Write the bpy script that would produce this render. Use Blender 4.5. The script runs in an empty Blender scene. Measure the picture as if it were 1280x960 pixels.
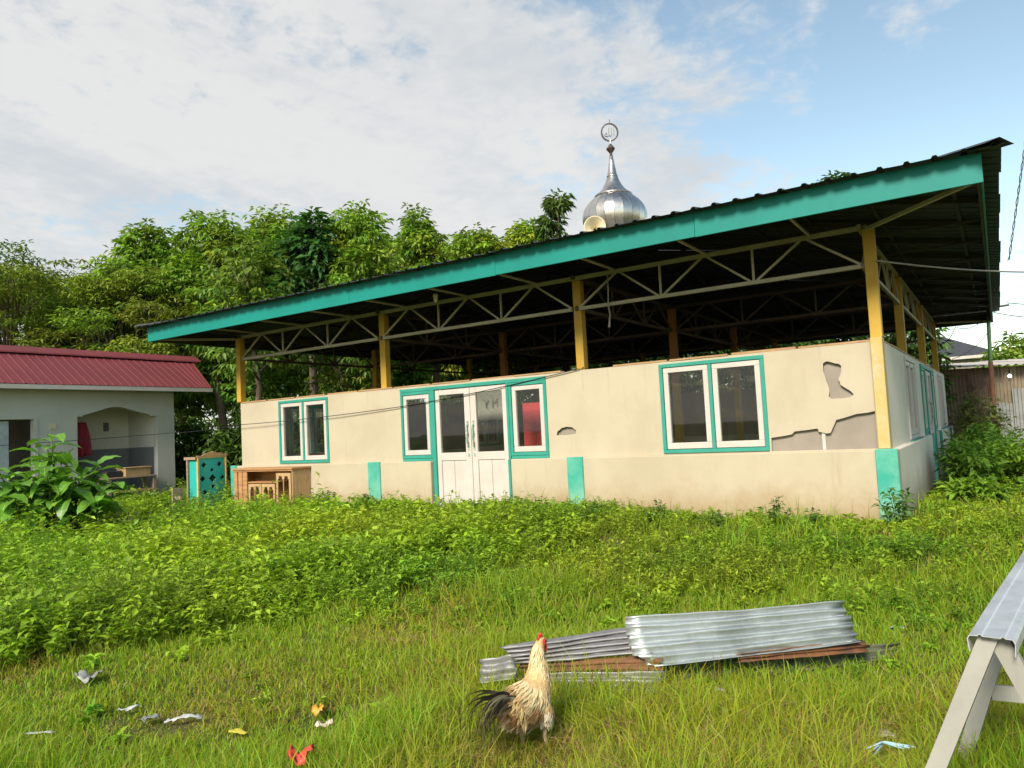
import bpy, bmesh, math, random
import numpy as np
from mathutils import Vector, Matrix
from mathutils.geometry import tessellate_polygon

random.seed(7)
RNG = np.random.default_rng(11)
SC = bpy.context.scene
COL = SC.collection
R = math.radians

# ------------------------------------------------------------------ camera
CAM = Vector((1.1928, -9.7001, 1.2433))
YAW, PITCH, ROLL, FOC = 0.5813, 0.0631, -0.0504, 922.23
fw = Vector((-math.sin(YAW) * math.cos(PITCH), math.cos(YAW) * math.cos(PITCH), math.sin(PITCH)))
rt = Vector((math.cos(YAW), math.sin(YAW), 0))
up = rt.cross(fw)
rt2 = math.cos(ROLL) * rt + math.sin(ROLL) * up
up2 = -math.sin(ROLL) * rt + math.cos(ROLL) * up
cd = bpy.data.cameras.new('camera')
cam = bpy.data.objects.new('camera', cd)
COL.objects.link(cam)
cam.matrix_world = Matrix(((rt2.x, up2.x, -fw.x, CAM.x), (rt2.y, up2.y, -fw.y, CAM.y), (rt2.z, up2.z, -fw.z, CAM.z), (0, 0, 0, 1)))
cd.sensor_width = 36
cd.lens = FOC / 1280 * 36
cd.clip_end = 2000
SC.camera = cam

# ------------------------------------------------------------------ light
SUN_EL, SUN_AZ = R(37), math.atan2(0.12, -0.99)     # azimuth measured from +Y towards +X
sdir = Vector((math.sin(SUN_AZ) * math.cos(SUN_EL), math.cos(SUN_AZ) * math.cos(SUN_EL), math.sin(SUN_EL)))
sd = bpy.data.lights.new('sun', 'SUN')
sd.energy = 2.6
sd.angle = R(17)
sd.color = (1.0, 0.91, 0.77)
sun = bpy.data.objects.new('sun', sd)
COL.objects.link(sun)
sun.rotation_euler = (-sdir).to_track_quat('-Z', 'Y').to_euler()

SC.view_settings.view_transform = 'Standard'
SC.view_settings.look = 'None'
SC.view_settings.exposure = 1.25
SC.view_settings.gamma = 1

W = bpy.data.worlds.new('World')
SC.world = W
W.use_nodes = True
nt = W.node_tree
N, L = nt.nodes, nt.links
N.clear()


def wn(t, **k):
    n = N.new(t)
    for a, b in k.items():
        setattr(n, a, b)
    return n


def wmath(op, a, b=None, c=None, clamp=False):
    n = wn('ShaderNodeMath', operation=op, use_clamp=clamp)
    for i, q in enumerate((a, b, c)):
        if q is None:
            continue
        if isinstance(q, (int, float)):
            n.inputs[i].default_value = q
        else:
            L.new(q, n.inputs[i])
    return n.outputs[0]


sky = wn('ShaderNodeTexSky', sky_type='NISHITA', sun_disc=False, sun_elevation=SUN_EL, sun_rotation=SUN_AZ % (2 * math.pi))
sky.air_density = 1.0
sky.dust_density = 0.6
sky.ozone_density = 1.6
tc = wn('ShaderNodeTexCoord')
sp = wn('ShaderNodeSeparateXYZ')
L.new(tc.outputs['Generated'], sp.inputs[0])
zc = wmath('MAXIMUM', sp.outputs[2], 0.0)
den = wmath('ADD', zc, 0.12)
ux = wmath('DIVIDE', sp.outputs[0], den)
uy = wmath('DIVIDE', sp.outputs[1], den)
cb = wn('ShaderNodeCombineXYZ')
L.new(ux, cb.inputs[0]); L.new(uy, cb.inputs[1])


def wnoise(scale, detail, rough, off, dist=0.0, stretch=None):
    mp = wn('ShaderNodeMapping')
    mp.inputs['Location'].default_value = off
    if stretch:
        mp.inputs['Rotation'].default_value = (0, 0, stretch[0])
        mp.inputs['Scale'].default_value = (stretch[1], stretch[2], 1)
    L.new(cb.outputs[0], mp.inputs[0])
    n = wn('ShaderNodeTexNoise')
    n.inputs['Scale'].default_value = scale
    n.inputs['Detail'].default_value = detail
    n.inputs['Roughness'].default_value = rough
    n.inputs['Distortion'].default_value = dist
    L.new(mp.outputs[0], n.inputs['Vector'])
    return n.outputs['Fac']


n_big = wnoise(0.9, 3, 0.55, (3.1, 1.7, 0), 0.4)
n_mid = wnoise(2.6, 7, 0.62, (0.4, 5.2, 0), 0.6, (0.5, 1.0, 0.55))
n_cir = wnoise(13, 6, 0.6, (2, 9, 0), 0.3)
n_shade = wnoise(1.5, 5, 0.6, (7, 3, 0), 0.5, (0.9, 1.0, 0.5))
# the bank of high cloud lies to the left of a long edge that runs away from the viewer
edge = wmath('ADD', wmath('MULTIPLY', ux, 0.995), wmath('MULTIPLY', uy, 0.10))      # grows to the right
bank = wmath('MULTIPLY_ADD', edge, -1.5, -0.33)
low = wmath('MULTIPLY', wmath('SUBTRACT', 0.30, zc), 2.9)                            # haze and far cloud thicken low down
low = wmath('MAXIMUM', low, -0.10)
bank = wmath('MINIMUM', wmath('ADD', wmath('MAXIMUM', bank, -0.85), low), 0.74)
m = wmath('ADD', bank, wmath('MULTIPLY', wmath('SUBTRACT', n_mid, 0.5), 3.1))
m = wmath('ADD', m, wmath('MULTIPLY', wmath('SUBTRACT', n_big, 0.5), 1.6))
m = wmath('ADD', m, wmath('MULTIPLY', wmath('SUBTRACT', n_cir, 0.5), 1.5))
ms = wn('ShaderNodeMapRange', interpolation_type='SMOOTHSTEP')
ms.inputs['From Min'].default_value = -0.35
ms.inputs['From Max'].default_value = 0.62
L.new(m, ms.inputs['Value'])
mask = wmath('MULTIPLY', ms.outputs[0], 0.94)
ccol = wn('ShaderNodeMix', data_type='RGBA')
sh = wn('ShaderNodeMapRange', interpolation_type='SMOOTHSTEP')
sh.inputs['From Min'].default_value = 0.38
sh.inputs['From Max'].default_value = 0.60
shv = wmath('ADD', wmath('MULTIPLY', n_shade, 0.75), wmath('MULTIPLY', n_cir, 0.25))
L.new(shv, sh.inputs['Value'])
L.new(sh.outputs[0], ccol.inputs['Factor'])
ccol.inputs['A'].default_value = (3.05, 3.2, 3.35, 1)
ccol.inputs['B'].default_value = (3.82, 3.8, 3.74, 1)
mx = wn('ShaderNodeMix', data_type='RGBA')
L.new(mask, mx.inputs['Factor'])
skg = wn('ShaderNodeMix', data_type='RGBA', blend_type='MULTIPLY')
skg.inputs['Factor'].default_value = 1
skg.inputs['B'].default_value = (1.28, 1.17, 0.93, 1)
L.new(sky.outputs[0], skg.inputs['A'])
L.new(skg.outputs['Result'], mx.inputs['A'])
L.new(ccol.outputs['Result'], mx.inputs['B'])
bg = wn('ShaderNodeBackground')
bg.inputs['Strength'].default_value = 0.09
L.new(mx.outputs['Result'], bg.inputs['Color'])
wo = wn('ShaderNodeOutputWorld')
L.new(bg.outputs[0], wo.inputs['Surface'])

# ------------------------------------------------------------------ materials


class NT:
    def __init__(s, name):
        s.m = bpy.data.materials.new(name)
        s.m.use_nodes = True
        s.t = s.m.node_tree
        s.b = s.t.nodes['Principled BSDF']
        s.o = s.t.nodes['Material Output']

    def n(s, t, **k):
        q = s.t.nodes.new(t)
        for a, b in k.items():
            setattr(q, a, b)
        return q

    def l(s, a, b):
        s.t.links.new(a, b)

    def coord(s, kind='Object', scale=(1, 1, 1), loc=(0, 0, 0)):
        if kind == 'World':
            src = s.n('ShaderNodeNewGeometry').outputs['Position']
        else:
            src = s.n('ShaderNodeTexCoord').outputs[kind]
        mp = s.n('ShaderNodeMapping')
        mp.inputs['Scale'].default_value = scale
        mp.inputs['Location'].default_value = loc
        s.l(src, mp.inputs[0])
        return mp.outputs[0]

    def noise(s, vec, scale, detail=4, rough=0.6, dist=0):
        q = s.n('ShaderNodeTexNoise')
        q.inputs['Scale'].default_value = scale
        q.inputs['Detail'].default_value = detail
        q.inputs['Roughness'].default_value = rough
        q.inputs['Distortion'].default_value = dist
        s.l(vec, q.inputs['Vector'])
        return q.outputs['Fac']

    def ramp(s, fac, lo, hi):
        q = s.n('ShaderNodeMapRange', interpolation_type='SMOOTHSTEP')
        q.inputs['From Min'].default_value = lo
        q.inputs['From Max'].default_value = hi
        s.l(fac, q.inputs['Value'])
        return q.outputs[0]

    def mul(s, a, b):
        q = s.n('ShaderNodeMath', operation='MULTIPLY')
        for i, v in enumerate((a, b)):
            if isinstance(v, (int, float)):
                q.inputs[i].default_value = v
            else:
                s.l(v, q.inputs[i])
        return q.outputs[0]

    def mix(s, fac, a, b, blend='MIX'):
        q = s.n('ShaderNodeMix', data_type='RGBA', blend_type=blend)
        if isinstance(fac, (int, float)):
            q.inputs['Factor'].default_value = fac
        else:
            s.l(fac, q.inputs['Factor'])
        for k, v in (('A', a), ('B', b)):
            if isinstance(v, tuple):
                q.inputs[k].default_value = (*v[:3], 1)
            else:
                s.l(v, q.inputs[k])
        return q.outputs['Result']

    def bump(s, h, strength=0.3, dist=0.01):
        q = s.n('ShaderNodeBump')
        q.inputs['Strength'].default_value = strength
        q.inputs['Distance'].default_value = dist
        s.l(h, q.inputs['Height'])
        s.l(q.outputs[0], s.b.inputs['Normal'])

    def set(s, rough=0.6, metal=0.0, spec=0.4):
        s.b.inputs['Roughness'].default_value = rough
        s.b.inputs['Metallic'].default_value = metal
        s.b.inputs['Specular IOR Level'].default_value = spec


def paint(name, c, c2=None, dirt=(0.25, 0.2, 0.13), amt=0.35, scale=1.2, rough=0.6, chips=None, metal=0.0, streak=True, kind='World', bump=0.15, spec=0.35, splash=None):
    """painted surface: blotchy colour, vertical streaks, fine grain and optional chips showing another colour"""
    q = NT(name)
    v = q.coord(kind)
    c2 = c2 or tuple(x * 0.82 for x in c)
    base = q.mix(q.ramp(q.noise(v, scale, 5, 0.65), 0.35, 0.68), c, c2)
    if streak:
        vs = q.coord(kind, (9, 9, 0.7))
        st = q.ramp(q.noise(vs, 1.0, 4, 0.7), 0.55, 0.85)
        base = q.mix(q.mul(st, amt), base, dirt)
    sp_ = q.ramp(q.noise(v, 26, 3, 0.7), 0.62, 0.8)
    base = q.mix(q.mul(sp_, amt * 0.6), base, dirt)
    if splash:
        s = q.n('ShaderNodeSeparateXYZ')
        q.l(q.n('ShaderNodeNewGeometry').outputs['Position'], s.inputs[0])
        nn = q.noise(v, 2.2, 6, 0.7)
        a = q.n('ShaderNodeMath', operation='MULTIPLY_ADD')
        q.l(nn, a.inputs[0]); a.inputs[1].default_value = -0.75; q.l(s.outputs[2], a.inputs[2])
        base = q.mix(q.mul(q.ramp(a.outputs[0], 0.16, -0.40), 0.65), base, splash)
    if chips:
        ch = q.ramp(q.noise(q.coord(kind, (1, 1, 0.45)), chips[1], 6, 0.75), chips[2], chips[2] + 0.035)
        base = q.mix(ch, base, chips[0])
    q.l(base, q.b.inputs['Base Color'])
    q.set(rough, metal, spec)
    if bump:
        q.bump(q.noise(v, 60, 4, 0.7), bump, 0.004)
    return q.m


def metal(name, c, rust=None, rust_amt=0.6, rough=0.35, met=0.9, scale=6, kind='Object', spangle=0.25):
    q = NT(name)
    v = q.coord(kind)
    vo = q.n('ShaderNodeTexVoronoi')
    vo.inputs['Scale'].default_value = 45
    q.l(v, vo.inputs['Vector'])
    base = q.mix(q.mul(vo.outputs['Color'], spangle), c, tuple(x * 0.7 for x in c))
    base = q.mix(q.ramp(q.noise(v, 2.2, 5, 0.7), 0.4, 0.75), base, tuple(x * 0.62 for x in c))
    r_ = q.noise(v, 11, 4, 0.6)
    rr = q.n('ShaderNodeMapRange')
    rr.inputs['To Min'].default_value = rough - 0.1
    rr.inputs['To Max'].default_value = rough + 0.2
    q.l(r_, rr.inputs['Value'])
    q.l(rr.outputs[0], q.b.inputs['Roughness'])
    q.b.inputs['Metallic'].default_value = met
    if rust:
        rm = q.ramp(q.noise(v, scale, 7, 0.72, 0.4), rust_amt, rust_amt + 0.12)
        rc = q.mix(q.noise(v, 30, 4, 0.7), rust, tuple(x * 0.45 for x in rust))
        base = q.mix(rm, base, rc)
        inv = q.n('ShaderNodeMath', operation='MULTIPLY_ADD')
        q.l(rm, inv.inputs[0]); inv.inputs[1].default_value = -met; inv.inputs[2].default_value = met
        q.l(inv.outputs[0], q.b.inputs['Metallic'])
    q.l(base, q.b.inputs['Base Color'])
    q.bump(q.noise(v, 9, 5, 0.6), 0.12, 0.01)
    return q.m


def wood(name, c, c2, rough=0.7, axis=(1, 12, 12), kind='Object'):
    q = NT(name)
    v = q.coord(kind, axis)
    g = q.noise(v, 3, 6, 0.65, 0.8)
    base = q.mix(q.ramp(g, 0.35, 0.7), c, c2)
    base = q.mix(q.mul(q.ramp(q.noise(q.coord(kind), 5, 5, 0.7), 0.5, 0.8), 0.5), base, tuple(x * 0.35 for x in c2))
    q.l(base, q.b.inputs['Base Color'])
    q.set(rough)
    q.bump(g, 0.3, 0.004)
    return q.m


def foliage(name, trans=0.35, rough=0.5, spec=0.3):
    q = NT(name)
    at = q.n('ShaderNodeAttribute', attribute_name='tint')
    q.l(at.outputs['Color'], q.b.inputs['Base Color'])
    q.set(rough, 0, spec)
    tr = q.n('ShaderNodeBsdfTranslucent')
    bright = q.mix(1.0, at.outputs['Color'], (1.25, 1.35, 0.7), 'MULTIPLY')
    q.l(bright, tr.inputs['Color'])
    ms_ = q.n('ShaderNodeMixShader')
    ms_.inputs[0].default_value = trans
    q.l(q.b.outputs[0], ms_.inputs[1]); q.l(tr.outputs[0], ms_.inputs[2])
    q.l(ms_.outputs[0], q.o.inputs['Surface'])
    return q.m


def glass(name, tint=(0.93, 0.94, 0.90)):
    q = NT(name)
    tr = q.n('ShaderNodeBsdfTransparent')
    tr.inputs[0].default_value = (*tint, 1)
    gl = q.n('ShaderNodeBsdfGlossy')
    gl.inputs['Roughness'].default_value = 0.02
    lw = q.n('ShaderNodeLayerWeight')
    lw.inputs['Blend'].default_value = 0.5
    p = q.n('ShaderNodeMath', operation='POWER')
    q.l(lw.outputs['Facing'], p.inputs[0]); p.inputs[1].default_value = 5
    a = q.n('ShaderNodeMath', operation='MULTIPLY_ADD')
    q.l(p.outputs[0], a.inputs[0]); a.inputs[1].default_value = 0.8; a.inputs[2].default_value = 0.05
    # dusty film
    df = q.n('ShaderNodeBsdfDiffuse')
    df.inputs[0].default_value = (0.35, 0.31, 0.24, 1)
    nf = q.ramp(q.noise(q.coord('World', (3, 3, 1.2)), 3, 5, 0.7), 0.4, 0.9)
    dm = q.n('ShaderNodeMixShader')
    q.l(q.mul(nf, 0.025), dm.inputs[0])
    q.l(tr.outputs[0], dm.inputs[1]); q.l(df.outputs[0], dm.inputs[2])
    mx_ = q.n('ShaderNodeMixShader')
    q.l(a.outputs[0], mx_.inputs[0]); q.l(dm.outputs[0], mx_.inputs[1]); q.l(gl.outputs[0], mx_.inputs[2])
    q.l(mx_.outputs[0], q.o.inputs['Surface'])
    return q.m


def plain(name, c, rough=0.6, metal_=0.0, nz=0.25, scale=14, kind='Object', spec=0.35):
    q = NT(name)
    v = q.coord(kind)
    q.l(q.mix(q.mul(q.ramp(q.noise(v, scale, 5, 0.65), 0.35, 0.75), nz * 2), c, tuple(x * 0.5 for x in c)), q.b.inputs['Base Color'])
    q.set(rough, metal_, spec)
    return q.m


M = {}
M['cream'] = paint('cream_wall_paint', (0.445, 0.393, 0.295), (0.395, 0.343, 0.252), (0.26, 0.20, 0.13), 0.44, 0.9, 0.75, splash=(0.30, 0.19, 0.09), bump=0.1)
M['cream_low'] = paint('cream_plinth_paint', (0.44, 0.386, 0.282), (0.392, 0.34, 0.243), (0.27, 0.20, 0.12), 0.42, 0.9, 0.8, splash=(0.29, 0.19, 0.085), bump=0.25)
M['cream_side'] = paint('faded_side_paint', (0.62, 0.58, 0.48), (0.54, 0.51, 0.43), (0.3, 0.28, 0.22), 0.3, 0.8, 0.75, splash=(0.30, 0.24, 0.15))
M['board_back'] = paint('bare_inner_board', (0.275, 0.24, 0.20), (0.235, 0.205, 0.17), (0.15, 0.12, 0.08), 0.25, 2.0, 0.85)
M['teal'] = paint('teal_fascia_paint', (0.001, 0.20, 0.17), (0.001, 0.175, 0.15), (0.02, 0.10, 0.08), 0.30, 0.8, 0.55, bump=0.08, chips=((0.16, 0.24, 0.20), 9, 0.715))
M['teal_trim'] = paint('teal_trim_paint', (0.025, 0.24, 0.185), (0.035, 0.27, 0.21), (0.10, 0.16, 0.11), 0.3, 3, 0.55)
M['teal_pillar'] = paint('faded_teal_paint', (0.03, 0.30, 0.23), (0.12, 0.38, 0.29), (0.18, 0.30, 0.2), 0.35, 3.0, 0.7, splash=(0.25, 0.45, 0.32))
M['yellow'] = paint('yellow_post_paint', (0.46, 0.29, 0.04), (0.42, 0.25, 0.033), (0.22, 0.14, 0.06), 0.5, 3, 0.65, chips=((0.34, 0.28, 0.18), 5, 0.62))
M['corner'] = paint('worn_corner_post_paint', (0.46, 0.33, 0.09), (0.48, 0.39, 0.20), (0.40, 0.3, 0.16), 0.5, 3, 0.7, chips=((0.47, 0.40, 0.28), 3, 0.55))
M['white'] = paint('white_gloss_paint', (0.49, 0.465, 0.43), (0.45, 0.42, 0.385), (0.38, 0.3, 0.24), 0.25, 3, 0.5, chips=((0.30, 0.24, 0.2), 7, 0.72))
M['door'] = paint('chalky_white_door_paint', (0.52, 0.475, 0.44), (0.475, 0.425, 0.39), (0.4, 0.3, 0.25), 0.3, 2.5, 0.6, chips=((0.34, 0.27, 0.22), 7, 0.70))
M['handle'] = paint('chipped_handle_paint', (0.10, 0.30, 0.22), (0.45, 0.42, 0.36), (0.1, 0.08, 0.06), 0.5, 20, 0.5, chips=((0.08, 0.06, 0.05), 30, 0.58))
M['glass'] = glass('window_glass')
M['steel'] = paint('pale_truss_paint', (0.40, 0.36, 0.265), (0.33, 0.295, 0.215), (0.14, 0.10, 0.07), 0.35, 2.5, 0.6)
M['rafter'] = paint('dark_rafter_paint', (0.06, 0.055, 0.047), (0.045, 0.042, 0.036), (0.05, 0.04, 0.03), 0.4, 3, 0.7)
M['roof_metal'] = metal('weathered_roof_metal', (0.06, 0.07, 0.066), (0.045, 0.028, 0.018), 0.58, 0.6, 0.35, 3)
M['concrete'] = paint('old_concrete', (0.11, 0.10, 0.085), (0.08, 0.075, 0.065), (0.08, 0.07, 0.06), 0.4, 1.4, 0.85, streak=False)
M['rawwood'] = wood('raw_timber', (0.42, 0.26, 0.13), (0.30, 0.17, 0.08))
M['stainless'] = metal('stainless_sheet', (0.62, 0.585, 0.54), None, 0.6, 0.24, 1.0, spangle=0.0)
M['darkmetal'] = plain('dark_bronze_metal', (0.20, 0.15, 0.13), 0.35, 0.8)
M['horn'] = plain('cream_horn_plastic', (0.68, 0.60, 0.42), 0.5)
M['housewall'] = paint('grey_house_render', (0.52, 0.52, 0.47), (0.47, 0.475, 0.435), (0.26, 0.27, 0.24), 0.3, 0.8, 0.8, splash=(0.25, 0.25, 0.2))
M['housegrey'] = paint('dark_grey_wainscot', (0.23, 0.235, 0.24), (0.19, 0.195, 0.2), (0.1, 0.1, 0.1), 0.3, 1, 0.7)
M['redroof'] = paint('maroon_roof_paint', (0.155, 0.032, 0.037), (0.13, 0.028, 0.032), (0.10, 0.03, 0.03), 0.35, 0.9, 0.6, spec=0.25)
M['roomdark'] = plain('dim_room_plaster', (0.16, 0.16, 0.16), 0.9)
M['bark'] = wood('tree_bark', (0.16, 0.12, 0.085), (0.09, 0.07, 0.05), 0.9, (6, 6, 1.5))
M['leaf'] = foliage('leaf_foliage', 0.38)
M['grassm'] = foliage('grass_blade', 0.42, 0.55, 0.25)
M['redpaint'] = paint('red_cabinet_paint', (0.60, 0.07, 0.075), (0.55, 0.06, 0.07), (0.3, 0.05, 0.05), 0.2, 2, 0.5)
M['galv'] = metal('bright_galvanised_sheet', (0.52, 0.56, 0.56), (0.20, 0.085, 0.04), 0.74, 0.36, 0.75, 2.2, spangle=0.25)
M['galv_old'] = metal('old_grey_galvanised_sheet', (0.27, 0.265, 0.275), (0.16, 0.07, 0.05), 0.60, 0.5, 0.55, 3.0)
M['rusty'] = metal('rusty_iron_sheet', (0.13, 0.06, 0.035), (0.22, 0.09, 0.035), 0.46, 0.75, 0.1, 4.0)
M['mossy'] = metal('mossy_dark_sheet', (0.12, 0.13, 0.085), (0.06, 0.07, 0.03), 0.5, 0.75, 0.2, 4.0)
M['palelumber'] = paint('pale_grey_painted_steel', (0.29, 0.285, 0.25), (0.245, 0.24, 0.215), (0.16, 0.13, 0.10), 0.4, 4, 0.6, chips=((0.12, 0.085, 0.06), 16, 0.70))
M['alu'] = metal('brushed_aluminium_channel', (0.66, 0.68, 0.70), None, 0.6, 0.48, 0.7, spangle=0.15)
M['black'] = plain('black_cable_rubber', (0.02, 0.02, 0.02), 0.6)
M['greycable'] = plain('grey_service_cable', (0.30, 0.27, 0.24), 0.6)
M['lightwood'] = wood('worn_orange_wood', (0.44, 0.235, 0.10), (0.30, 0.15, 0.06), 0.6, (1.2, 9, 9))
M['tancarve'] = wood('pale_tan_wood', (0.47, 0.31, 0.16), (0.36, 0.22, 0.11), 0.65, (9, 9, 1.2))
M['greywood'] = wood('weathered_grey_wood', (0.34, 0.255, 0.18), (0.22, 0.16, 0.11), 0.8, (1.2, 9, 9))
M['tealcab'] = paint('chipped_teal_cabinet_paint', (0.02, 0.38, 0.34), (0.03, 0.34, 0.31), (0.04, 0.2, 0.18), 0.25, 4, 0.5, chips=((0.40, 0.37, 0.32), 2.4, 0.60))
M['yellowtrim'] = paint('yellow_cabinet_trim', (0.62, 0.42, 0.10), (0.5, 0.34, 0.1), (0.3, 0.2, 0.08), 0.4, 5, 0.6)
M['hole'] = plain('dark_cabinet_inside', (0.03, 0.028, 0.025), 0.9)

# ------------------------------------------------------------------ geometry helpers


class MB:
    def __init__(s):
        s.v, s.f = [], []

    def add(s, vs, fs):
        o = len(s.v)
        s.v += [tuple(p) for p in vs]
        s.f += [tuple(i + o for i in f) for f in fs]

    def box(s, lo, hi, Mx=None):
        x0, y0, z0 = lo; x1, y1, z1 = hi
        vs = [Vector(p) for p in ((x0, y0, z0), (x1, y0, z0), (x1, y1, z0), (x0, y1, z0), (x0, y0, z1), (x1, y0, z1), (x1, y1, z1), (x0, y1, z1))]
        if Mx is not None:
            vs = [Mx @ p for p in vs]
        s.add(vs, [(0, 3, 2, 1), (4, 5, 6, 7), (0, 1, 5, 4), (1, 2, 6, 5), (2, 3, 7, 6), (3, 0, 4, 7)])

    def bar(s, p0, p1, w, h, upv=(0, 0, 1)):
        p0, p1 = Vector(p0), Vector(p1)
        d = (p1 - p0).normalized()
        u = Vector(upv)
        if abs(d.dot(u)) > 0.98:
            u = Vector((1, 0, 0))
        a = d.cross(u).normalized() * w / 2
        b = a.cross(d).normalized() * h / 2
        vs = [p0 - a - b, p0 + a - b, p0 + a + b, p0 - a + b, p1 - a - b, p1 + a - b, p1 + a + b, p1 - a + b]
        s.add(vs, [(0, 3, 2, 1), (4, 5, 6, 7), (0, 1, 5, 4), (1, 2, 6, 5), (2, 3, 7, 6), (3, 0, 4, 7)])

    def tube(s, pts, rad, n=6):
        pts = [Vector(p) for p in pts]
        if isinstance(rad, (int, float)):
            rad = [rad] * len(pts)
        vs, fs = [], []
        for i, p in enumerate(pts):
            d = (pts[min(i + 1, len(pts) - 1)] - pts[max(i - 1, 0)]).normalized()
            u = Vector((0, 0, 1)) if abs(d.z) < 0.9 else Vector((1, 0, 0))
            a = d.cross(u).normalized(); b = a.cross(d)
            for k in range(n):
                t = 2 * math.pi * k / n
                vs.append(p + (a * math.cos(t) + b * math.sin(t)) * rad[i])
        for i in range(len(pts) - 1):
            for k in range(n):
                fs.append((i * n + k, i * n + (k + 1) % n, (i + 1) * n + (k + 1) % n, (i + 1) * n + k))
        fs.append(tuple(range(n))[::-1]); fs.append(tuple((len(pts) - 1) * n + k for k in range(n)))
        s.add(vs, fs)

    def lathe(s, prof, n=24, Mx=Matrix(), a0=0.0, a1=2 * math.pi, cap=False):
        full = abs(a1 - a0 - 2 * math.pi) < 1e-6
        c = n if full else n + 1
        vs, fs = [], []
        for r, z in prof:
            for k in range(c):
                t = a0 + (a1 - a0) * k / n
                vs.append(Mx @ Vector((r * math.cos(t), r * math.sin(t), z)))
        for i in range(len(prof) - 1):
            for k in range(n):
                k2 = (k + 1) % c
                fs.append((i * c + k, i * c + k2, (i + 1) * c + k2, (i + 1) * c + k))
        if cap:
            fs.append(tuple(range(c))[::-1]); fs.append(tuple((len(prof) - 1) * c + k for k in range(c)))
        s.add(vs, fs)

    def plate(s, outer, holes, out, thick, Mx):
        """flat board with openings: outline in local (x, z), front face at local y = out, thick inwards"""
        loops = [outer] + list(holes)
        tri = tessellate_polygon([[Vector((x, z, 0)) for x, z in lp] for lp in loops])
        flat = [p for lp in loops for p in lp]
        n = len(flat)
        vs = [Mx @ Vector((x, out, z)) for x, z in flat] + [Mx @ Vector((x, out - thick, z)) for x, z in flat]
        fs = [tuple(t) for t in tri] + [tuple(i + n for i in t[::-1]) for t in tri]
        o = 0
        for lp in loops:
            k = len(lp)
            for i in range(k):
                j = (i + 1) % k
                fs.append((o + i, o + j, o + j + n, o + i + n))
            o += k
        s.add(vs, fs)

    def mesh(s, name, mat, smooth=False, fix=True):
        me = bpy.data.meshes.new(name)
        me.from_pydata(s.v, [], s.f)
        if fix:
            bm = bmesh.new(); bm.from_mesh(me)
            bmesh.ops.recalc_face_normals(bm, faces=bm.faces)
            bm.to_mesh(me); bm.free()
        if mat:
            me.materials.append(mat)
        if smooth:
            me.polygons.foreach_set('use_smooth', [True] * len(me.polygons))
        return me

    def build(s, name, mat, parent=None, smooth=False, bevel=0, fix=True):
        o = bpy.data.objects.new(name, s.mesh(name, mat, smooth, fix))
        COL.objects.link(o)
        if parent is not None:
            o.parent = parent
            o.matrix_parent_inverse = world_of(parent).inverted()
        if bevel:
            b = o.modifiers.new('bevel', 'BEVEL'); b.width = bevel; b.segments = 1; b.limit_method = 'ANGLE'
        return o


def world_of(o):
    m_ = Matrix.LocRotScale(o.location, o.rotation_euler, o.scale)
    if o.parent is not None:
        m_ = world_of(o.parent) @ o.matrix_parent_inverse @ m_
    return m_


def tag(o, label=None, cat=None, group=None, kind=None):
    if label: o['label'] = label
    if cat: o['category'] = cat
    if group: o['group'] = group
    if kind: o['kind'] = kind
    return o


def thing(name, loc, label, cat, group=None, rz=0):
    o = bpy.data.objects.new(name, None)
    o.empty_display_size = 0.2
    COL.objects.link(o)
    o.location = loc
    o.rotation_euler = (0, 0, rz)
    return tag(o, label, cat, group)


def inst(src, parent, loc, rot=(0, 0, 0), name=None, scale=(1, 1, 1)):
    o = bpy.data.objects.new(name or src.name.split('.')[0], src)
    COL.objects.link(o)
    o.location = loc
    o.rotation_euler = rot
    o.scale = scale
    if parent is not None:
        o.parent = parent
        o.matrix_parent_inverse = world_of(parent).inverted()
    return o


def frame(origin, xdir, out):
    """local x along the wall, local y outwards, local z up"""
    x, y = Vector(xdir), Vector(out)
    return Matrix(((x.x, y.x, 0, origin[0]), (x.y, y.y, 0, origin[1]), (x.z, y.z, 1, origin[2]), (0, 0, 0, 1)))


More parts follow.
